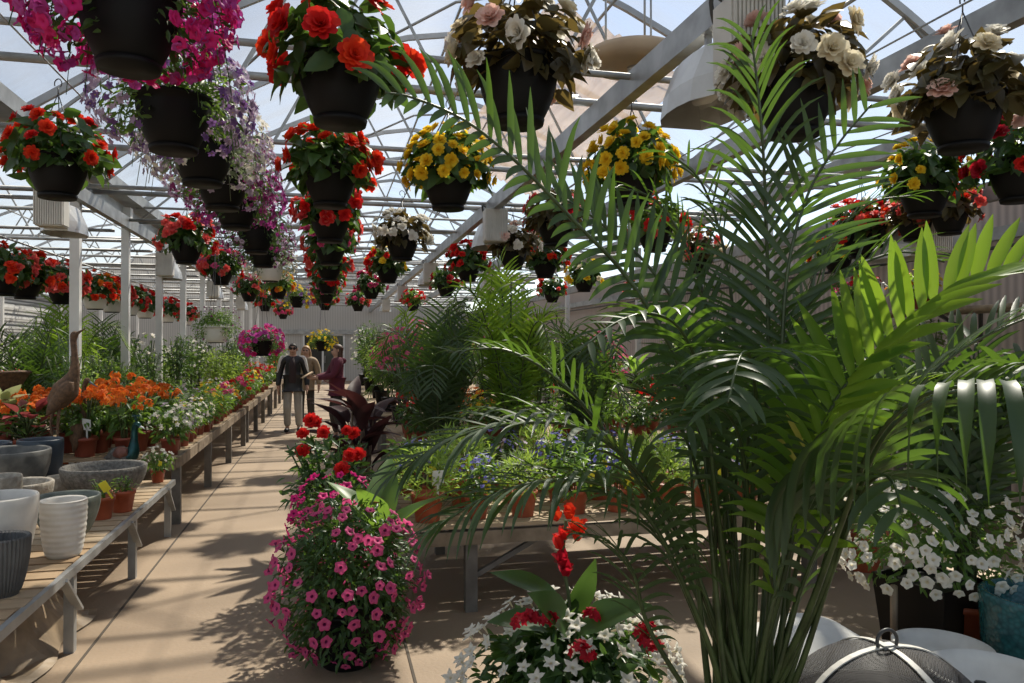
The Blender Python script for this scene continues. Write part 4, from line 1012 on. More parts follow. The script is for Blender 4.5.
kind('red', GD, [bl_heads('red', 5, c0, (.15, .15, .18), 12, .035)], 'potted flower', 'potted_geranium', 'red-flowered plant')
kind('pink', GM, [bl_heads('pink', 6, c0, (.15, .15, .18), 12, .035)], 'potted flower', 'potted_geranium', 'pink-flowered plant')
kind('yellow', GM, [bl_cover(DAISY6, ['petal_yellow', 'petal_orange'], 22, c0, r0_, (.022, .032))], 'potted flower', 'potted_marigold', 'yellow-flowered plant')
kind('amber', GD, [bl_cover(DAISY6, ['petal_orange', 'petal_crimson'], 26, c0, r0_, (.022, .034))], 'potted flower', 'potted_marigold', 'orange and red daisy plant')
kind('blue', GM, [bl_cover(DAISY, ['petal_blue', 'petal_white'], 60, c0, r0_, (.011, .017))], 'potted flower', 'potted_lobelia', 'blue-flowered plant')
kind('lime', [fol_fluffy('leaf_lime'), fol_fluffy('leaf_lime', .17, .25)], [], 'potted plant', 'potted_fern', 'feathery lime-green plant', ('terracotta_plastic', .085, .15))
kind('spiky', [fol_spiky('leaf_mid')], [], 'potted plant', 'potted_grass', 'arching green grass')
kind('plum', [fol_spiky('leaf_plum', 40, (.25, .5), BLADE_W)], [], 'potted plant', 'potted_cordyline', 'spiky plum-coloured plant')
kind('shrub', [fol_tall('leaf_mid', .75, .26, 420, (.05, .09)), fol_tall('leaf_dark', .85, .25, 420, (.05, .09))], [], 'potted plant', 'potted_shrub', 'tall leafy shrub', ('black_plastic', .11, .2))
kind('shrubw', [fol_tall('leaf_mid', .8, .26, 400, (.05, .08))], [bl_cover(DAISY, ['petal_white', 'throat_yellow'], 60, (0, 0, .45), (.26, .26, .40), (.02, .03), -.4)], 'potted plant', 'potted_shrub', 'tall shrub dotted with white blooms', ('black_plastic', .11, .2))
kind('shrubp', [fol_tall('leaf_dark', .8, .24, 380, (.05, .08))], [bl_cover(DAISY, ['petal_pink', 'throat_yellow'], 90, (0, 0, .5), (.24, .24, .38), (.02, .035), -.3)], 'potted flower', 'potted_shrub', 'tall shrub covered in pink blooms', ('black_plastic', .11, .2))
kind('limeshrub', [fol_tall('leaf_lime', .7, .25, 420, (.05, .08))], [], 'potted plant', 'potted_shrub', 'tall yellow-green shrub', ('black_plastic', .11, .2))
kind('broad', [fol_big('leaf_mid', 14, (.2, .34), .2), fol_big('leaf_dark', 14, (.2, .34), .2)], [], 'potted plant', 'potted_foliage', 'broad-leaved green plant', ('black_plastic', .10, .18))
kind('calad', [fol_big('leaf_cream', 26, (.10, .16), .18, leaf_t(.75, .12, .35, 6, 3, .01), .2, 1.2)], [], 'potted plant', 'potted_caladium', 'cream and green caladium')
kind('calap', [fol_big('leaf_pinkred', 30, (.08, .12), .16, leaf_t(.7, .12, .35, 6, 3, .01), .2, 1.2)], [], 'potted plant', 'potted_coleus', 'dusky red coleus')
mb = MB(); bbox(mb, (0, 0, .05), (.045, .003, .07), .001); box(mb, (0, 0, 0), (.012, .003, .09)); TAGY = mb.mesh('plant_tag', 'tag_yellow', False)
mb = MB(); bbox(mb, (0, 0, .06), (.06, .003, .085), .001); box(mb, (0, 0, 0), (.012, .003, .09)); TAGW = mb.mesh('plant_tag', 'tag_white', False)
NPL = 0
def potted(key, pos, label, group, scale=1.0, tagc=None, potmat=None, mat_tilt=0):
    global NPL; NPL += 1
    fols, blooms, cat, name, desc, pt = KIND[key]
    t = thing(name, label, cat, pos, R.uniform(0, 6.28), group, scale)
    if potmat: pt = (potmat,) + pt[1:]
    link('pot', pot_small(*pt), t)
    i = R.randrange(len(fols)); h = pt[2] - .025
    link('foliage', fols[i], t, (0, 0, h))
    if blooms: link('blossom', blooms[0], t, (0, 0, h), kind='stuff')
    if tagc:
        tg = link('plant_tag', TAGY if tagc == 'y' else TAGW, t); rz = -t.rotation_euler.z
        a = R.uniform(-.4, .4); d = rotz(rz) @ np.array((.075 + .055 * math.sin(a) - .03, -.085, h + .06)); tg.location = d; tg.rotation_euler = (.35, R.uniform(-.5, .5), rz + R.uniform(-.4, .6))
    return t
def fill(rows, cols, gen, where, count_from, group, tagp=.0):
    """rows: list of (x, row phrase); cols: list of y; gen(i, j) -> kind key, scale"""
    for i, (x, rn) in enumerate(rows):
        for j, y in enumerate(cols):
            g = gen(i, j)
            if not g: continue
            key, sc, z = g
            desc = KIND[key][4]
            tc = None
            if R.random() < tagp and i == 0: tc = R.choice('yyw')
            nth = ORD[j] if j < 20 else str(j + 1) + 'th'
            potted(key, (x + R.uniform(-.04, .04), y + R.uniform(-.04, .04), z), f'{desc}, {nth} along the {rn}, {where}', group, sc * R.uniform(.9, 1.12), tc)
# ---- nearest bench: a few pots
potted('sprig', (-1.50, 5.70, .48), 'red plastic pot of short green sprigs with yellow tag, before the stone bowl', 'red pots on the nearest bench', 1.12, 'y', 'terracotta_plastic')
potted('sprig', (-1.42, 5.92, .48), 'red plastic pot close behind the sprig pot, beside the stone bowl', 'red pots on the nearest bench', 1.12, None, 'terracotta_plastic')
potted('white', (-1.43, 7.12, .48), 'red plastic pot of white blooms at the far end of the near bench', 'red pots on the nearest bench', .8, 'y', 'terracotta_plastic')
potted('calad', (-2.93, 7.85, .636), 'cream and green caladium at the left edge behind the navy tray planters', 'red pots on the nearest bench', 1.5)
potted('calap', (-2.64, 7.72, .636), 'dusky red coleus beside the caladium', 'red pots on the nearest bench', 1.35)
# ---- second bench
K2 = ['white', 'silver', 'white', 'dark', 'green', 'silver']
def g2(i, j):
    if i == 0: return (['white', 'silver', 'white', 'silver', 'white', 'dark', 'green', 'green', 'yellow', 'green', 'green', 'pink', 'green', 'yellow', 'amber', 'green', 'pink', 'red'][j], 1.12, .636)
    if i in (1, 2) and j < 5: return ('orange', 1.25 + .1 * i, .636)
    if i == 3: return ('shrub' if j % 3 else 'limeshrub', .85, .636) if j > 3 and j % 2 == 0 else (('orange', 1.35, .636) if j < 3 else None)
    if i == 2 and j % 2: return None
    return (['green', 'white', 'green', 'yellow', 'silver', 'green', 'green', 'spiky'][(j * 3 + i) % 8], 1.2, .636)
fill([(-1.46, 'front row'), (-1.80, 'second row'), (-2.18, 'third row'), (-2.75, 'back row')], np.linspace(7.75, 13.3, 18), g2, 'second left bench', 'from the near end', 'pots on the second left bench', .75)
for j, (x, y, z_) in enumerate(((-2.2, 7.80, .636), (-2.42, 8.12, .636), (-2.78, 8.45, .636))):
    potted('orange', (x, y, z_), ORD[j] + ' orange-flowered pot behind the peacock figure on the left bench', 'pots on the second left bench', 1.35, 'w' if j < 2 else None)
def g3(i, j):
    if i == 0: return (['green', 'red', 'green', 'yellow', 'pink', 'green', 'red', 'green', 'white', 'red'][j], 1.25, .64)
    if i == 1: return (['green', 'limeshrub', 'yellow', 'plum', 'limeshrub', 'shrub', 'red', 'limeshrub', 'shrub', 'plum'][j], 1.1 if j % 3 else .9, .64)
    return (['shrub', 'limeshrub', 'shrubw', 'plum', 'shrub'][j % 5], 1.15, .64) if j % 2 == 0 else None
fill([(-1.5, 'front row'), (-1.98, 'middle row'), (-2.5, 'back row')], np.linspace(14.1, 18.9, 10), g3, 'third left bench', 'from the near end', 'pots on the third left bench')
fill([(-1.55, 'front row'), (-2.2, 'back row')], np.linspace(19.9, 24.6, 7), lambda i, j: (['red', 'pink', 'green', 'amber', 'shrub', 'red', 'shrubw'][(j + i * 4) % 7], 1.3, .64), 'fourth left bench', 'from the near end', 'pots on the fourth left bench')
# ---- left bay
fill([(-4.55, 'front row'), (-5.2, 'back row')], np.linspace(7.9, 15.6, 9), lambda i, j: (['red', 'red', 'broad', 'amber', 'limeshrub', 'red', 'shrub', 'broad', 'red'][(j + i * 3) % 9], 1.3 if i == 0 else 1.15, .75), 'left bay bench', 'from the near end', 'pots in the left bay')
fill([(-7.95, 'row')], np.linspace(9.5, 19.5, 8), lambda i, j: (['shrub', 'limeshrub', 'red', 'broad', 'shrubw', 'shrub', 'red', 'broad'][j], 1.4, .75), 'outermost left bench', 'from the near end', 'pots in the left bay')
for j, (x, y) in enumerate(((-3.8, 8.3), (-3.5, 12.6), (-3.5, 14.2), (-3.4, 15.9), (-3.4, 18), (-3.5, 20.5))):
    potted(['broad', 'limeshrub', 'shrub', 'shrubw', 'limeshrub', 'shrub'][j], (x, y, 0), f'{KIND[["broad", "limeshrub", "shrub", "shrubw", "limeshrub", "shrub"][j]][4]} on the floor behind the {ORD[j]} white post', 'shrubs by the white posts', 1.9)
# ---- right benches
K4 = ['lime', 'blue', 'lime', 'green', 'blue', 'lime', 'silver', 'blue', 'green']
def g4(i, j):
    k = (i * 4 + j) % 9
    return (K4[k] if i < 3 else ['green', 'lime', 'dark', 'yellow', 'lime', 'amber'][j % 6], 1.15 + .05 * i, .55)
rowsR = [(4.82, 'front row'), (5.22, 'second row'), (5.66, 'back row')]
for i, (y, rn) in enumerate(rowsR):
    for j, x in enumerate(np.linspace(.62, 3.5, 10)):
        key, sc, z = g4(i, j)
        potted(key, (x + R.uniform(-.03, .03), y + R.uniform(-.04, .04), z), f'{KIND[key][4]}, {ORD[j]} from aisle, {rn}, first right bench', 'pots on the first right bench', sc * R.uniform(.9, 1.1), R.choice(['y', 'y', 'w', None]) if i < 2 else None, 'terracotta_plastic')
def g5(i, j):
    if i == 0: return (['dark', 'dark', 'dark', 'white', 'dark', 'green', 'dark', 'amber'][j], 1.2, .58)
    if i == 1: return (['red', 'amber', 'yellow', 'dark', 'green', 'white', 'green', 'red'][j], 1.25, .58)
    if i == 2: return (['plum', 'red', 'amber', 'dark', 'shrub', 'green', 'shrubp', 'green'][j], 1.25, .58)
    return (['shrubp', 'shrub', 'red', 'shrubw', 'broad', 'shrub', 'limeshrub', 'shrub'][j], 1.15, .58)
for i, (y, rn) in enumerate(((8.25, 'front row'), (8.85, 'second row'), (9.5, 'third row'), (10.7, 'back row'))):
    for j, x in enumerate(np.linspace(.98, 3.95, 8)):
        key, sc, z = g5(i, j)
        potted(key, (x + R.uniform(-.05, .05), y + R.uniform(-.08, .08), z), f'{KIND[key][4]}, {ORD[j]} from aisle, {rn}, second right bench', 'pots on the second right bench', sc * R.uniform(.95, 1.15))
for i, (y, rn) in enumerate(((12.6, 'front row'), (14.3, 'middle row'), (16.2, 'back row'))):
    for j, x in enumerate(np.linspace(1.0, 3.95, 6)):
        key = [['shrubp', 'limeshrub', 'shrub', 'shrubw', 'shrub', 'red'], ['shrub', 'shrubw', 'limeshrub', 'shrub', 'broad', 'shrub'], ['limeshrub', 'shrub', 'shrubw', 'shrub', 'shrub', 'shrubp']][i][j]
        potted(key, (x + R.uniform(-.06, .06), y + R.uniform(-.1, .1), .58), f'{KIND[key][4]}, {ORD[j]} from aisle, {rn}, third right bench', 'pots on the third right bench', (1.1 + .13 * i) * R.uniform(.92, 1.12))
for i, (y, rn) in enumerate(((18.6, 'front row'), (21.5, 'back row'))):
    for j, x in enumerate(np.linspace(1.0, 3.9, 5)):
        key = ['shrub', 'limeshrub', 'shrubw', 'shrub', 'shrubp'][(j + i * 2) % 5]
        potted(key, (x, y, .58), f'{KIND[key][4]}, {ORD[j]} from aisle, {rn}, last right bench', 'pots on the last right bench', 1.6 * R.uniform(.92, 1.12))
fill([(5.45, 'front row'), (6.1, 'back row')], np.linspace(4.6, 13, 9), lambda i, j: ([['red', 'white', 'broad', 'yellow', 'red', 'white', 'shrubw', 'red', 'broad'], ['shrub', 'green', 'shrubw', 'red', 'shrub', 'pink', 'shrub', 'shrubw', 'shrub']][i][j], 1.15, .80), 'curtain wall bench', 'from the near end', 'pots along the curtain wall')
# pots on the floor between the right bench and the curtain wall
for j, (x, y, key, sc) in enumerate(((4.35, 4.75, 'shrubw', 1.1), (4.55, 5.7, 'broad', 1.7), (4.6, 6.7, 'shrub', 1.4), (4.65, 7.8, 'shrubw', 1.4), (4.7, 9.0, 'limeshrub', 1.4), (4.7, 10.6, 'shrub', 1.6))):
    potted(key, (x, y, 0), f'{KIND[key][4]} on the side walk floor, {ORD[j]} from its near end', 'floor pots of the side walk', sc)
# ================================================================ planters standing in front
def loose_planter(name, label, cat, pos, group=None): return thing(name, label, cat, pos, 0, group)
# mound of pink petunias on the floor
M0 = on(333, 640); M0 = np.array((.10, 4.08, 0))
t = thing('petunia_planter', 'big rounded mound of pink petunias on the concrete beside the aisle', 'flower planter', tuple(M0))
link('pot', pot_mesh('pot', .19, .28, 'black_plastic', .7), t)
mb = MB(); foliage(mb, 2300, (0, 0, .45), (.375, .36, .43), (.035, .062), LEAF_N, -.92, (.55, 1.0), .4, .25); foliage(mb, 500, (0, 0, .17), (.33, .32, .16), (.035, .06), LEAF_N, -.7, (.7, 1.0), .4, .3); foliage(mb, 500, (0, 0, .5), (.3, .3, .35), (.05, .08), LEAF_N, -.6, (.3, 1), .4, .1)
for k in range(14):
    a = NR.uniform(0, 6.28); r = .4 * NR.uniform(.7, 1.0); tube(mb, catmull([(.12 * math.cos(a), .12 * math.sin(a), .4), (.8 * r * math.cos(a), .8 * r * math.sin(a), .62), (r * math.cos(a), r * math.sin(a), NR.uniform(.08, .5))], 7), .003, 4)
mb.obj('foliage', 'leaf_dark', t)
MS, PS = bloom_spots(190, (0, 0, .44), (.39, .37, .42), (.026, .036), -.9, .92, .3, .35, .045, (.98, 1.10))
front = np.argsort(PS[:, 1] - .2 * PS[:, 2])
add_blooms(t, bloom_mesh(PETU, ['petal_pink', 'throat_dark'], 'pk1'), MS[front[:100]], PS[front[:100]])
m_ = MB(); m_.inst(PETU, MS[front[100:]], PS[front[100:]]); m_.obj('blossom', ['petal_pink', 'throat_dark'], t, kind='stuff')
# second petunia pot behind the mound
t = thing('petunia_planter', 'smaller clump of pink petunias directly behind the large mound', 'flower planter', (.04, 4.80, 0))
link('pot', pot_mesh('pot', .15, .30, 'black_plastic', .7), t)
mb = MB(); foliage(mb, 900, (0, 0, .55), (.28, .22, .32), (.035, .06), LEAF_N, -.9, (.5, 1.0), .4, .2); mb.obj('foliage', 'leaf_dark', t)
MS, PS = bloom_spots(70, (0, 0, .56), (.29, .23, .33), (.026, .036), -.5, .92, .3, .35, .045, (.98, 1.08))
add_blooms(t, bloom_mesh(PETU, ['petal_hotpink', 'throat_dark'], 'pk2'), MS, PS)
# green canna behind
t = thing('potted_canna', 'green canna with upright paddle leaves rising behind the pink petunias', 'potted plant', (.28, 4.33, 0))
link('pot', pot_mesh('pot', .12, .26, 'black_plastic', .75), t)
for i, (a, e, L, z) in enumerate(((2.5, 1.15, .42, .52), (.2, 1.0, .40, .50), (1.3, 1.3, .46, .55), (3.6, .8, .38, .46), (5.0, .9, .36, .50), (4.3, 1.2, .40, .56))):
    mb = MB(); d = np.array((math.cos(a) * math.cos(e), math.sin(a) * math.cos(e), math.sin(e))); b = d * .05 + (0, 0, z)
    tube(mb, [(0, 0, .2), (0, 0, z * .7), b], [.012, .010, .006], 6, 1)
    mb.one(LEAF_BIG, frames(d[None], np.array([(-d[0] * .9, -d[1] * .9, .5)]))[0] * L, b); mb.obj('leaf', ['leaf_mid', 'stem'], t)
# red dahlias
t = thing('dahlia_planter', 'planter of large red dahlias with dark leaves, aisle side', 'flower planter', (.0, 5.40, 0))
link('pot', pot_mesh('pot', .18, .34, 'black_plastic', .7), t)
mb = MB(); foliage(mb, 560, (0, 0, .70), (.32, .26, .38), (.07, .11), LEAF_N, -.9, (.4, 1.0), .5, .15)
for k in range(10): a = k * .63; tube(mb, [(0, 0, .3), (.16 * math.cos(a), .14 * math.sin(a), .75), (.27 * math.cos(a), .22 * math.sin(a), .98)], .006, 5)
mb.obj('foliage', 'leaf_dark', t)
O = np.array((.0, 5.40, 0)); bm_ = [bloom_mesh(BEGO[v], 'petal_red', ('dh', v)) for v in range(3)]
for i, (u, v, D) in enumerate(((311, 421, 5.2), (317, 423, 5.25), (303, 434, 5.2), (303, 452, 5.12), (324, 433, 5.1), (347, 431, 5.15), (354, 434, 5.2), (350, 456, 5.05), (358, 455, 5.1), (342, 470, 5.0))):
    p = at(u, v, D) - O; z = unit(np.array((-.3 + .1 * i % 3 * .2, -.9, .6))); x = unit(np.cross((0, 1, .3), z)); y = np.cross(z, x)
    add_blooms(t, bm_[i % 3], np.array([np.stack((x, y, z), 1) * R.uniform(.042, .056)]), np.array([p]))
# plum-leaved canna
t = thing('dark_canna', 'tall canna with broad plum-black leaves beside the aisle, before the woman', 'potted plant', (.26, 6.60, 0))
link('pot', pot_mesh('pot', .17, .32, 'black_plastic', .7), t)
for i in range(34):
    mb = MB(); a = i * 2.4; e = R.uniform(.5, 1.35); L = R.uniform(.30, .50); z = .60 + .74 * (i / 34)
    d = np.array((math.cos(a) * math.cos(e), math.sin(a) * math.cos(e), math.sin(e))); o_ = np.array((.09 * math.cos(i * 1.3), .09 * math.sin(i * 1.3), 0)); b = d * .05 + o_ + (0, 0, z * .82)
    tube(mb, [o_ * .5 + (0, 0, .28), o_ + (0, 0, z * .6), b], [.014, .012, .006], 6, 1)
    mb.one(leaf_t(.30, .22, .5, 9, 5, .012, .85), frames(d[None], np.array([(-d[0] * .8, -d[1] * .8, .6)]))[0] * L, b); mb.obj('leaf', ['leaf_plum', 'stem_brown'], t)
# white petunias with red canna, front
C0 = at(568, 760, 3.0); C0[2] = 0
t = thing('petunia_planter', 'white petunia planter with a tall red canna, front beside the palm', 'flower planter', tuple(C0))
link('pot', pot_mesh('pot', .24, .34, 'black_plastic', .7), t)
mb = MB(); foliage(mb, 1500, (0, 0, .34), (.40, .38, .30), (.04, .07), LEAF_N, -.7, (.5, 1.0), .4, .2); foliage(mb, 300, (0, 0, .40), (.33, .33, .24), (.07, .11), LEAF, -.1, (.3, 1), .4, .1); mb.obj('foliage', 'leaf_dark', t)
MS, PS = bloom_spots(240, (0, 0, .34), (.42, .40, .31), (.030, .042), -.75, .95, .5, .35, .05, (1.0, 1.12))
sc = -PS[:, 1] + .5 * PS[:, 2]; front = np.argsort(-sc); wm = bloom_mesh(PETU_STAR, ['petal_white', 'petal_cream'], 'whp')
left = front[[i for i in range(len(front)) if (PS[front[i]][0] < .0 or i % 2 == 0)]][:100]
add_blooms(t, wm, MS[left], PS[left])
rest = np.array([i for i in front if i not in set(left)])
m_ = MB(); m_.inst(PETU_STAR, MS[rest[:60]], PS[rest[:60]]); m_.obj('blossom', ['petal_white', 'petal_cream'], t, kind='stuff')
for (u, v, D) in ((586, 655, 2.68), (578, 648, 2.70), (650, 642, 2.72), (645, 628, 2.76), (655, 650, 2.70), (520, 622, 2.74), (531, 618, 2.78), (548, 620, 2.76), (592, 616, 2.8), (640, 634, 2.74)):
    mb = MB(); M2, P2 = bloom_spots(9, (0, 0, 0), (.026, .02, .026), (.017, .024), -.4, 1); mb.inst(DAISY, M2, P2)
    o = mb.obj('red_floret', ['petal_crimson', 'petal_red'], t, tuple(at(u, v, D) - C0))
# canna leaves and flower spike
for (pb, pt, w, nrm) in (((560, 600, 3.0), (500, 563, 2.9), .34, (.2, -.6, 1)), ((556, 628, 2.9), (496, 610, 2.75), .40, (.1, -.5, 1)), ((575, 630, 2.85), (640, 596, 2.7), .42, (-.1, -.7, 1)), ((565, 620, 3.05), (600, 566, 3.0), .4, (.3, -1, .3)), ((570, 635, 2.9), (545, 590, 2.7), .5, (.1, -.8, .9))):
    mb = MB(); a = at(*pb) - C0; b = at(*pt) - C0; d = b - a; L = np.linalg.norm(d)
    tube(mb, [(0, .0, .35), a * .9 + (0, 0, .0), a], .007, 5, 1); mb.one(leaf_t(w, .16, .2, 9, 5, .01, .8), frames(d[None], np.array([nrm]))[0] * L, a); mb.obj('canna_leaf', ['leaf_dark', 'stem'], t)
mb = MB(); tube(mb, catmull([(0, 0, .3), at(570, 610, 3.0) - C0, at(563, 560, 3.0) - C0, at(566, 520, 3.0) - C0], 10), .007, 6); mb.obj('flower_stalk', 'stem', t)
for i, (u, v, c) in enumerate(((556, 521, 'scarlet'), (569, 519, 'scarlet'), (576, 533, 'scarlet'), (564, 540, 'red'), (577, 541, 'scarlet'), (562, 566, 'crimson'), (566, 576, 'crimson'), (559, 549, 'red'))):
    mb = MB(); p = at(u, v, 2.98) - C0
    for k in range(7):
        V, F = petal(.7, 1, .3, .6, 4, 5); a = k * 2.4; M = rotz(a) @ rotx(R.uniform(.2, 1.3)); mb.add((V @ M.T) * R.uniform(.045, .07) + p, F)
    mb.obj('canna_flower', 'petal_' + c, t)
# white petunias in a black square tub
B0 = at(930, 640, 4.15); B0[2] = 0
t = thing('petunia_planter', 'white petunias spilling from a black square tub near the teal pot', 'flower planter', tuple(B0))
mb = MB(); w1, w0, h = .21, .17, .40
V = [(-w0, -w0, 0), (w0, -w0, 0), (w0, w0, 0), (-w0, w0, 0), (-w1, -w1, h), (w1, -w1, h), (w1, w1, h), (-w1, w1, h), (-w1 + .02, -w1 + .02, h), (w1 - .02, -w1 + .02, h), (w1 - .02, w1 - .02, h), (-w1 + .02, w1 - .02, h), (-w1 + .03, -w1 + .03, h - .04), (w1 - .03, -w1 + .03, h - .04), (w1 - .03, w1 - .03, h - .04), (-w1 + .03, w1 - .03, h - .04)]
F = [(0, 3, 2, 1)] + [(a + 4 * k, (a + 1) % 4 + 4 * k, (a + 1) % 4 + 4 * k + 4, a + 4 * k + 4) for k in range(3) for a in range(4)] + [(12, 13, 14, 15)]
mb.add(V, F); mb.obj('tub', 'black_plastic', t, rot=(0, 0, .25), smooth=False)
mb = MB(); foliage(mb, 1300, (0, 0, .60), (.48, .40, .34), (.04, .07), LEAF_N, -.6, (.4, 1.0), .4, .25); foliage(mb, 300, (.30, -.1, .30), (.18, .18, .3), (.04, .06), LEAF_N, -1, (.3, 1), .4, .3); mb.obj('foliage', 'leaf_mid', t)
MS, PS = bloom_spots(200, (0, 0, .60), (.49, .41, .35), (.028, .038), -.6, .92, .4, .35, .05, (.98, 1.1))
front = np.argsort(PS[:, 1] - .4 * PS[:, 2]); wm2 = bloom_mesh(PETU, ['petal_white', 'petal_cream'], 'whp2')
add_blooms(t, wm2, MS[front[:100]], PS[front[:100]]); m_ = MB(); m_.inst(PETU, MS[front[100:]], PS[front[100:]]); m_.obj('blossom', ['petal_white', 'petal_cream'], t, kind='stuff')
p = at(893, 640, 4.0); mb = MB(); bbox(mb, (p[0], p[1], .20), (.03, .03, .40), .004); o = mb.obj('wooden_stake', 'wood_grey'); tag(o, 'short wooden stake standing before the black square tub', 'stake')
# teal pot
p = at(1043, 600, 3.65)
t = thing('teal_planter', 'round teal crackle-glazed pot at the lower right corner', 'planter', (p[0], p[1], 0))
mb = MB(); lathe(mb, [(0, 0), (.225, 0), (.235, .01), (.262, .2), (.272, .42), (.275, .455), (.265, .466), (.248, .466), (.238, .44), (.225, .12), (0, .10)], 56); mb.obj('pot', 'teal_glaze', t)
# white round planters
def white_round(label, pos, prof, soil=None):
    t = thing('round_white_planter', label, 'planter', pos, 0, 'white round planters by the fire pit')
    mb = MB(); lathe(mb, prof, 56); mb.obj('pot', 'white_round', t)
    return t
p = at(806, 640, 3.2); white_round('white overturned round planter behind the tall palm stalks', (p[0], p[1], 0), [(0, .50), (.10, .498), (.14, .485), (.28, .40), (.30, .385), (.305, .36), (.295, .35), (.25, 0), (0, 0)])
p = at(941, 648, 3.55); white_round('small white round planter with shallow dished top, behind the mesh lid', (p[0], p[1], 0), [(0, 0), (.15, 0), (.20, .24), (.212, .245), (.215, .262), (.20, .266), (.185, .235), (.15, .20), (0, .195)])
p = at(990, 672, 3.02); white_round('white round planter with wide rim in front of the teal pot', (p[0], p[1], 0), [(0, 0), (.17, 0), (.225, .33), (.24, .34), (.243, .36), (.225, .366), (.205, .33), (.17, .28), (0, .275)])
# fire pit with mesh lid
p = at(886, 648, 2.5)
t = thing('fire_pit', 'fire pit with a domed black mesh lid and ring handle', 'fire pit', (p[0], p[1], 0))
rr, zr, hd = .305, .44, .21
mb = MB(); lathe(mb, [(0, .22), (.12, .23), (.22, .30), (.28, .40), (.30, zr), (.335, zr), (.335, zr + .012), (.29, zr + .012), (.27, .40), (.2, .31), (0, .25)], 48); mb.obj('bowl', 'lamp_dark', t)
for k in range(4):
    a = k * PI / 2 + .6; mb = MB(); tube(mb, [(.31 * math.cos(a), .31 * math.sin(a), zr), (.29 * math.cos(a), .29 * math.sin(a), .2), (.31 * math.cos(a), .31 * math.sin(a), 0)], .014, 8); mb.obj('leg', 'lamp_dark', t)
mb = MB(); prof = [(rr * math.cos(x), zr + .014 + hd * math.sin(x)) for x in np.linspace(0, PI / 2 - .04, 14)]; lathe(mb, prof, 56); lid = mb.obj('mesh_lid', 'mesh_screen', t)
mb = MB()
a_ = np.linspace(0, 2 * PI, 49); tube(mb, [(rr * math.cos(x), rr * math.sin(x), zr + .016) for x in a_], .009, 6, caps=False); mb.obj('rim_ring', 'lamp_dark', lid)
for k in range(4):
    a = k * PI / 2 - .25 - PI / 2 + .25; mb = MB(); P = []
    for x in np.linspace(.02, PI / 2 - .05, 12): P.append(((rr + .002) * math.cos(x) * math.cos(a), (rr + .002) * math.cos(x) * math.sin(a), zr + .017 + (hd + .002) * math.sin(x)))
    for q0, q1 in zip(P[:-1], P[1:]): bar(mb, q0, q1, .022, .004)
    mb.obj('strap', 'lamp_grey', lid, smooth=False)
mb = MB(); tube(mb, [(.038 * math.cos(x), 0, zr + hd + .035 + .038 * math.sin(x)) for x in np.linspace(-.5, PI + .5, 16)], .006, 6); mb.obj('ring_handle', 'lamp_dark', lid)
mb = MB(); box(mb, (0, 0, zr + hd + .016), (.045, .03, .02)); mb.obj('handle_plate', 'galvanised', lid, smooth=False)
mb = MB(); bbox(mb, (.24, -.13, zr + .13), (.035, .02, .03), .004, rotz(-.5)); mb.obj('latch', 'lamp_dark', lid)
# ================================================================ garden figures
def loft(mb, P, rx, ry=None, k=12, mi=0):
    P = catmull(P, len(P) * 5); r = np.interp(np.linspace(0, 1, len(P)), np.linspace(0, 1, len(rx)), rx); tube(mb, P, r, k, mi)
def wading_bird(label, px, D, mat, neck, body, legs, base_z, rn, rb, name='heron_statue', beakmat=None):
    O = at(px, 400, D); O[2] = base_z
    t = thing(name, label, 'garden statue', tuple(O))
    f = lambda q, dd=0: at(q[0], q[1], D + dd) - O
    mb = MB(); P = [f(q) for q in neck + body]; loft(mb, P, rn + rb, k=14); mb.obj('body', mat, t)
    mb = MB(); loft(mb, [f(neck[0]) + (0, 0, 0), f(neck[0]) + (f(neck[0]) - f(neck[1])) * 1.2, f(neck[0]) + (f(neck[0]) - f(neck[1])) * 3.4], [rn[0] * .8, rn[0] * .5, .002], k=8); mb.obj('beak', beakmat or mat, t)
    for sg in (-1, 1):       # folded wings
        mb = MB(); w = [f(q, sg * .06) for q in body]; loft(mb, [w[0] * .6 + w[1] * .4, w[1], w[-2] * .5 + w[-1] * .5, w[-1] + (w[-1] - w[-2]) * .5], [.03, rb[1] * .62, rb[1] * .45, .008], k=10); mb.obj('wing', mat, t)
    for i, L in enumerate(legs):
        mb = MB(); Q = [f(q, .05 * (i - .5)) for q in L]; loft(mb, Q, [.016, .011, .010, .012], k=8)
        e = Q[-1]
        for a in (-.6, 0, .6): tube(mb, [e, e + np.array((.09 * math.cos(a), .09 * math.sin(a), -.003))], [.008, .004], 6)
        mb.obj('leg', mat, t)
    mb = MB(); lathe(mb, [(0, 0), (.10, 0), (.10, .008), (0, .010)], 24); mb.obj('base_plate', mat, t, tuple(np.array((f(legs[0][-1])[0], f(legs[0][-1])[1], 0))))
    return t
wading_bird('tall rusty metal heron standing on the near left bench', 62, 6.72, 'rust',
            [(77, 333.5), (74.5, 335), (73.5, 341), (74.5, 353), (75, 364)], [(73.5, 375), (66, 390), (57, 402), (50.5, 411)],
            [[(60, 404), (58, 430), (60, 455), (62, 478)], [(56, 404), (51, 424), (55, 452), (58, 479)]], .48, [.022, .034, .026, .026, .034], [.05, .11, .085, .012])
wading_bird('smaller blue-headed heron figure behind the rusty heron', 82, 7.02, 'rust',
            [(89.5, 382), (87, 380.5), (84.5, 387), (83.5, 398), (84, 408)], [(83, 415), (80, 427), (77, 440), (75, 448)],
            [[(80, 438), (80, 450), (79, 460), (80, 471)], [(77, 440), (76, 450), (76, 462), (76, 471)]], .48, [.016, .026, .02, .02, .03], [.04, .075, .06, .012], beakmat='blue_grey')
O = at(122, 460, 6.95); O[2] = .48
t = thing('peacock_figure', 'painted peacock figure with teal neck at the far end of the near bench', 'garden statue', tuple(O))
f = lambda u, v, d=0: at(u, v, 6.95 + d) - O
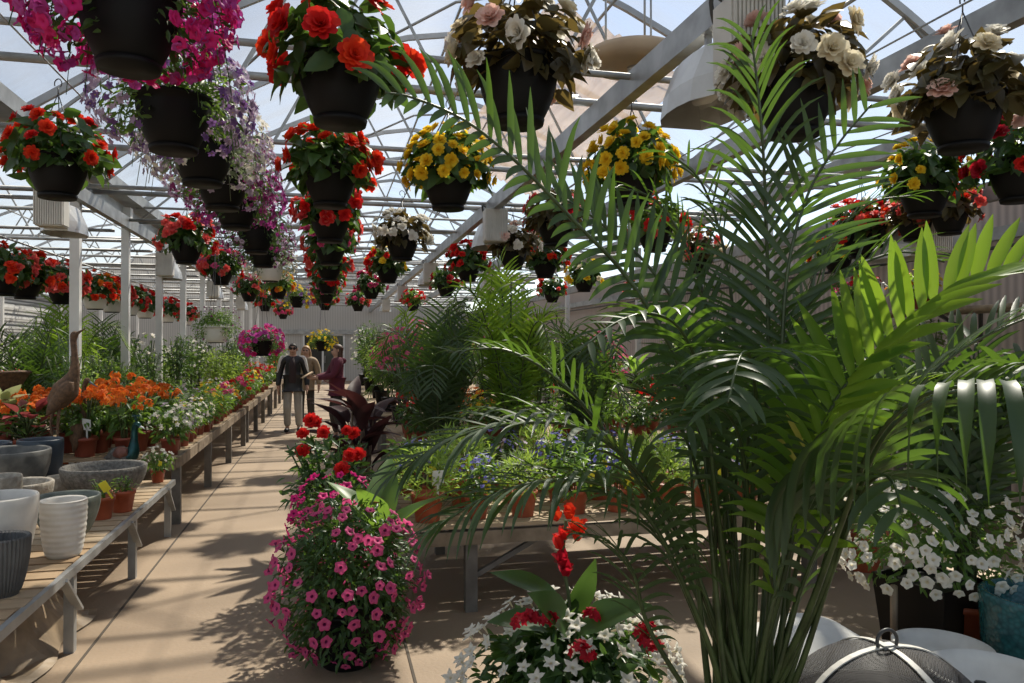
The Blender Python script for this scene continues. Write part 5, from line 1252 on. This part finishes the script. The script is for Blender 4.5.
mb = MB(); loft(mb, [f(140, 427), f(137, 424.5), f(135, 430), f(134.5, 440), f(133, 452), f(127, 459)], [.018, .032, .027, .032, .06, .085], k=14); mb.obj('neck', 'peacock_teal', t)
mb = MB(); loft(mb, [f(133, 452), f(126, 456), f(118, 457), f(110, 461), f(101, 465), f(94, 468)], [.05, .10, .095, .06, .035, .01], k=14); mb.obj('body', 'stone_grey', t)
for s_ in (-.06, .06):
    mb = MB(); loft(mb, [f(128, 452, s_), f(121, 453, s_), f(113, 457, s_)], [.03, .065, .02], k=10); mb.obj('wing', 'rust_pink', t)
mb = MB(); loft(mb, [f(140, 426.5), f(143, 427.5), f(145, 429)], [.013, .008, .002], k=8); mb.obj('beak', 'tag_white', t)
for k in range(4):
    mb = MB(); tube(mb, [f(136.5, 423), f(133.5 + 2 * k, 415.5)], .003, 5); mb.one(DAISY, rotx(1.5) * .012, f(133.5 + 2 * k, 415.5)); mb.obj('crest_feather', ['peacock_teal', 'peacock_teal'], t)
for s_ in (-.035, .035):
    mb = MB(); a = f(124, 460, s_); tube(mb, [a, (a[0], a[1], 0.004)], .011, 8)
    for an in (-.5, 0, .5): tube(mb, [(a[0], a[1], .006), (a[0] + .06 * math.cos(an), a[1] + .06 * math.sin(an), .006)], .006, 6)
    mb.obj('leg', 'rust', t)
# bird bath
p = at(8, 380, 7.9)
t = thing('bird_bath', 'dark tilted bird bath dish on a pedestal at the left edge', 'bird bath', (-3.44, 9.45, 0), scale=1.10)
mb = MB(); lathe(mb, [(0, 1.02), (.10, 1.03), (.21, 1.10), (.29, 1.21), (.31, 1.22), (.30, 1.24), (.27, 1.22), (.18, 1.14), (0, 1.09)], 40, M=np.array(roty(-.10) @ rotx(-.06))); mb.obj('dish', 'rust', t)
mb = MB(); lathe(mb, [(0, 0), (.17, 0), (.17, .04), (.09, .10), (.06, .35), (.055, .7), (.08, .98), (.13, 1.04), (0, 1.05)], 28); mb.obj('pedestal', 'rust', t)
# shelf with egret on the right wall
t = thing('wall_shelf', 'dark board shelf fixed high on the curtain wall', 'shelf', (6.28, 7.2, 2.02))
mb = MB(); bbox(mb, (0, 0, 0), (.62, 4.6, .05), .006); mb.obj('board', 'wood_grey', t)
for y in (-2, -.7, .7, 2):
    mb = MB(); bar(mb, (.28, y, -.30), (-.25, y, -.03), .03); bar(mb, (.28, y, -.32), (.28, y, -.02), .03); mb.obj('bracket', 'lamp_dark', t, smooth=False)
sy = lambda u, x: (x * CS - (u - 512) / FP * SN * 0, 0)
def ypix(u, x):   # y of the point on plane X = x below photo column u
    k = (u - 512) / FP; return x * (CS - k * SN) / (SN + k * CS)
y = ypix(880, 6.2); O = np.array((6.2, y, 2.045)); dx = lambda u, v: np.array((0, -(u - 880) * .0105, (300 - v) * .0105))
t = thing('egret_statue', 'small white egret figure standing on the high wall shelf', 'garden statue', tuple(O))
mb = MB(); loft(mb, [dx(888, 270), dx(885.5, 268.5), dx(884, 272), dx(886.5, 277), dx(885, 281), dx(882, 285), dx(878, 289), dx(875, 294)], [.006, .022, .015, .014, .02, .045, .05, .008], k=12); mb.obj('body', 'egret_white', t)
mb = MB(); loft(mb, [dx(887.5, 269.5), dx(890, 270.5), dx(893, 272)], [.010, .006, .002], k=6); mb.obj('beak', 'egret_white', t)
for s_ in (-1, 1):
    mb = MB(); tube(mb, [dx(880, 289) + (.02 * s_, 0, 0), dx(880, 299.8) + (.02 * s_, 0, 0)], .007, 6); mb.obj('leg', 'egret_white', t)
mb = MB(); lathe(mb, [(0, 0), (.05, 0), (.05, .01), (0, .012)], 20); mb.obj('base_plate', 'egret_white', t)
for j, (u, key, lb) in enumerate(((865, 'red', 'red geranium on the high wall shelf beside the egret'), (905, 'amber', 'orange daisy pot on the high wall shelf right of the egret'), (922, 'yellow', 'yellow daisy pot at the near end of the high wall shelf'), (848, 'pink', 'pink geranium at the far end of the high wall shelf'))):
    potted(key, (6.22, ypix(u, 6.22), 2.045), lb, 'pots on the wall shelf', 1.15)

# ================================================================ people
def skin_mesh(name, nodes, edges, mat, parent, sub=2, root=0):
    """a limbed surface grown over joints: nodes = {key: (pos, rx, ry)}"""
    ks = list(nodes); me = bpy.data.meshes.new(name)
    me.from_pydata([nodes[k][0] for k in ks], [(ks.index(a), ks.index(b)) for a, b in edges], [])
    o = bpy.data.objects.new(name, me); COL.objects.link(o); o.parent = parent
    o.modifiers.new('skin', 'SKIN')
    me.skin_vertices.new() if not me.skin_vertices else None
    sv = me.skin_vertices[0].data
    for i, k in enumerate(ks):
        r = nodes[k][1:]; sv[i].radius = (r[0], r[1] if len(r) > 1 else r[0]); sv[i].use_root = (i == root)
    s = o.modifiers.new('smooth', 'SUBSURF'); s.levels = s.render_levels = sub
    me.materials.append(MATS[mat])
    o.modifiers['skin'].use_smooth_shade = True
    return o
def person(label, pos, rz, h, J, mats, cloth, hair, extra=None):
    k = h / 1.70
    t = thing('person', label, 'person', pos, rz, None, k)
    n = {}
    n['pelvis'] = ((0, 0, .93), .135, .10); n['waist'] = ((0, 0, 1.08), .12, .09); n['chest'] = ((0, .0, 1.27), .15, .105); n['collar'] = ((0, .005, 1.40), .085, .075)
    n['neck'] = ((0, 0, 1.47), .052); n['jaw'] = ((0, -.012, 1.535), .062, .075); n['skull'] = ((0, 0, 1.60), .075, .09); n['crown'] = ((0, .005, 1.665), .05, .06)
    n['nose'] = ((0, -.105, 1.565), .012)
    E = [('pelvis', 'waist'), ('waist', 'chest'), ('chest', 'collar'), ('collar', 'neck'), ('neck', 'jaw'), ('jaw', 'skull'), ('skull', 'crown'), ('jaw', 'nose')]
    for s, S_ in ((-1, 'r'), (1, 'l')):
        A = J['arm' + S_]; L = J['leg' + S_]
        n['sh' + S_] = ((s * .185, .005, 1.38), .062); n['el' + S_] = (A[0], .043); n['wr' + S_] = (A[1], .030); n['pa' + S_] = (A[2], .032, .018)
        E += [('collar', 'sh' + S_), ('sh' + S_, 'el' + S_), ('el' + S_, 'wr' + S_), ('wr' + S_, 'pa' + S_)]
        d = unit(np.array(A[2]) - np.array(A[1])); sd_ = unit(np.cross(d, (s * 1.0, .3, 0)))
        for q in range(4):
            b = np.array(A[2]) + sd_ * (.020 * (1.5 - q)) * 1.0 + d * .035; m = b + d * .035; e = m + unit(d + np.array((-s * .5, 0, 0))) * (.035 - .006 * abs(q - 1))
            n[f'f{S_}{q}a'] = (tuple(b), .0095); n[f'f{S_}{q}b'] = (tuple(m), .0085); n[f'f{S_}{q}c'] = (tuple(e), .007)
            E += [('pa' + S_, f'f{S_}{q}a'), (f'f{S_}{q}a', f'f{S_}{q}b'), (f'f{S_}{q}b', f'f{S_}{q}c')]
        b = np.array(A[1]) * .5 + np.array(A[2]) * .5 + sd_ * .035; n[f't{S_}a'] = (tuple(b), .011); n[f't{S_}b'] = (tuple(b + d * .045 + sd_ * .012), .009); E += [('wr' + S_, f't{S_}a'), (f't{S_}a', f't{S_}b')]
        n['hip' + S_] = ((s * .09, 0, .86), .092); n['kn' + S_] = (L[0], .06); n['ank' + S_] = (L[1], .04); n['toe' + S_] = (L[2], .035)
        E += [('pelvis', 'hip' + S_), ('hip' + S_, 'kn' + S_), ('kn' + S_, 'ank' + S_), ('ank' + S_, 'toe' + S_)]
    skin_mesh('body', n, E, 'skin', t)
    pick = lambda ks, g: {q: (n[q][0],) + tuple(r + g for r in n[q][1:]) for q in ks}
    up, lo, shoe = mats
    T = pick(['pelvis', 'waist', 'chest', 'collar', 'shl', 'shr', 'ell', 'elr', 'wrl', 'wrr'], .022)
    T['hem'] = ((0, 0, .79), .21, .165); T['pelvis'] = ((0, 0, .94), .185, .14); 
    for S_ in 'lr': T['wr' + S_] = (tuple(np.array(n['wr' + S_][0]) * .75 + np.array(n['pa' + S_][0]) * .25), .05)
    top = skin_mesh('jacket', T, [('hem', 'pelvis'), ('pelvis', 'waist'), ('waist', 'chest'), ('chest', 'collar'), ('collar', 'shl'), ('collar', 'shr'), ('shl', 'ell'), ('shr', 'elr'), ('ell', 'wrl'), ('elr', 'wrr')], up, t)
    T = pick(['pelvis', 'hipl', 'hipr', 'knl', 'knr', 'ankl', 'ankr'], .016)
    T['pelvis'] = ((0, 0, .93), .12, .09)
    for q in ('hipl', 'hipr'): T[q] = (T[q][0], .092)
    for q in ('ankl', 'ankr'): T[q] = (tuple(np.array(T[q][0]) + (0, 0, .01)), .068)
    for q in ('knl', 'knr'): T[q] = (T[q][0], .082)
    skin_mesh('trousers', T, [('pelvis', 'hipl'), ('pelvis', 'hipr'), ('hipl', 'knl'), ('hipr', 'knr'), ('knl', 'ankl'), ('knr', 'ankr')], lo, t)
    for S_ in 'rl':
        L = J['leg' + S_]; a = np.array(L[1]); b = np.array(L[2])
        s_ = skin_mesh('shoe', {'heel': ((a[0], a[1] + .05, .045), .045), 'mid': (((a + b) / 2 * (1, 1, 0) + (0, 0, .05)), .048), 'toe': ((b[0], b[1] - .02, .038), .04)}, [('heel', 'mid'), ('mid', 'toe')], shoe, t)
    mb = MB()
    for s in (-1, 1):
        lathe(mb, [(0, -.016), (.012, -.010), (.016, 0), (.012, .010), (0, .016)], 10, (s * .031, -.083, 1.60))
    if not hair.get('glasses'): mb.obj('eye', 'door_dark', t)
    mb = MB(); bar(mb, (-.022, -.092, 1.525), (.022, -.092, 1.525), .008, .008); mb.obj('mouth', 'rust_pink', t)
    for s in (-1, 1):
        mb = MB(); lathe(mb, [(0, -.03), (.014, -.02), (.018, 0), (.014, .022), (0, .03)], 10, (s * .083, .005, 1.585)); mb.obj('ear', 'skin', t)
    if hair.get('glasses'):
        mb = MB()
        for s in (-1, 1): lathe(mb, [(0, -.006), (.024, -.006), (.028, 0), (.024, .006), (0, .006)], 16, (s * .034, -.094, 1.603), M=rotx(PI / 2))
        bar(mb, (-.07, -.088, 1.612), (.07, -.088, 1.612), .008, .008)
        for s in (-1, 1): bar(mb, (s * .07, -.088, 1.612), (s * .085, .01, 1.605), .006, .008)
        mb.obj('sunglasses', 'door_dark', t)
    mb = MB(); V = []; na, npn = 28, 9          # cap of hair, higher over the face
    for j in range(npn):
        for i in range(na):
            az = 2 * PI * i / na; fr = .5 + .5 * math.cos(az); pm = math.radians(125 - 72 * fr ** 1.5); ph = pm * j / (npn - 1)
            V.append((.086 * math.sin(ph) * math.sin(az), .012 - .103 * math.sin(ph) * math.cos(az), 1.605 + .098 * math.cos(ph)))
    mb.add(V, [(j * na + i, j * na + (i + 1) % na, (j + 1) * na + (i + 1) % na, (j + 1) * na + i) for j in range(npn - 1) for i in range(na)])
    ho = mb.obj('hair', hair['mat'], t); ms = ho.modifiers.new('thick', 'SOLIDIFY'); ms.thickness = .012; ms.offset = 1
    if hair['len'] <= .1: return t, n, top
    hm = {'top': ((0, .03, 1.65), .06, .06), 'back': ((0, .045, 1.62), .078, .07), 'nape': ((0, .06, 1.56 - hair['len'] * .2), .06, .045)}
    he = [('top', 'back'), ('back', 'nape')]
    if hair['len'] > .1:
        hm['tail'] = ((0, .07, 1.5 - hair['len'] * .5), .065, .035); hm['end'] = ((0, .09, 1.5 - hair['len']), .045, .025); he += [('nape', 'tail'), ('tail', 'end')]
        for s in (-1, 1): hm[f's{s}'] = ((s * .08, .03, 1.56), .03); hm[f'e{s}'] = ((s * .085, .02, 1.42), .03); he += [('top', f's{s}'), (f's{s}', f'e{s}')]
    skin_mesh('hair_length', hm, he, hair['mat'], t)
    return t, n, top
ST = dict(legr=((-.10, -.06, .48), (-.10, .02, .09), (-.12, -.12, .035)), legl=((.10, -.02, .48), (.11, .08, .09), (.12, -.06, .035)))
HANGA = dict(armr=((-.25, .02, 1.12), (-.27, -.05, .90), (-.265, -.07, .81)), arml=((.25, .02, 1.12), (.27, -.05, .90), (.265, -.07, .81)))
p = at(293, 430, 14.75)
t, n, top = person('man in black jacket with white sleeve stripes and pale trousers walking toward us', (p[0], p[1], 0), -.02, 1.72, {**ST, **HANGA}, ('jacket_black', 'trouser_grey', 'shoe_dark'), None, dict(mat='hair_dark', len=0, glasses=True))
for s, S_ in ((-1, 'r'), (1, 'l')):
    mb = MB(); sh = np.array(n['sh' + S_][0]); el = np.array(n['el' + S_][0])
    loft(mb, [sh + (-s * .07, -.03, .065), sh + (s * .02, -.035, .042), sh * .6 + el * .4 + (s * .030, -.035, .01), el + (s * .024, -.03, .02)], [.02, .036, .036, .026], k=10); mb.obj('sleeve_stripe', 'jacket_white', t)
mb = MB(); loft(mb, [(0, -.075, 1.43), (0, -.125, 1.30), (0, -.122, 1.1), (0, -.115, .95)], [.03, .062, .07, .06], k=12); mb.obj('shirt', 'shirt_dark', t)
p = at(306, 428, 15.5)
person('person in tan coat and dark trousers walking close behind the man', (p[0], p[1], 0), -.1, 1.68, {**ST, **HANGA}, ('coat_tan', 'trouser_dark', 'shoe_dark'), None, dict(mat='hair_blond', len=.15))
p = at(337, 420, 13.6)
WA = dict(armr=((-.22, -.12, 1.15), (-.13, -.34, 1.10), (-.11, -.42, 1.11)), arml=((.23, -.10, 1.14), (.15, -.34, 1.10), (.12, -.42, 1.11)))
t, n, top = person('woman in maroon hooded top facing across the aisle, reading a sheet', (p[0], p[1], 0), -PI / 2 + .15, 1.70, {**ST, **WA}, ('hoodie_maroon', 'trouser_dark', 'shoe_dark'), None, dict(mat='hair_brown', len=.28))
mb = MB(); loft(mb, [(-.08, .07, 1.44), (0, .115, 1.40), (.08, .07, 1.44)], [.03, .055, .03], k=10); mb.obj('hood', 'hoodie_maroon', t)
mb = MB(); bbox(mb, (0, 0, 0), (.30, .22, .006), .002, rotx(.55)); a = -PI / 2 + .15
o = mb.obj('paper_sheet', 'paper_tan', loc=tuple(np.array((p[0], p[1], 1.155)) + rotz(a) @ np.array((0, -.52, 0))), rot=(0, 0, a)); tag(o, 'tan sheet held out by the woman in maroon', 'paper')
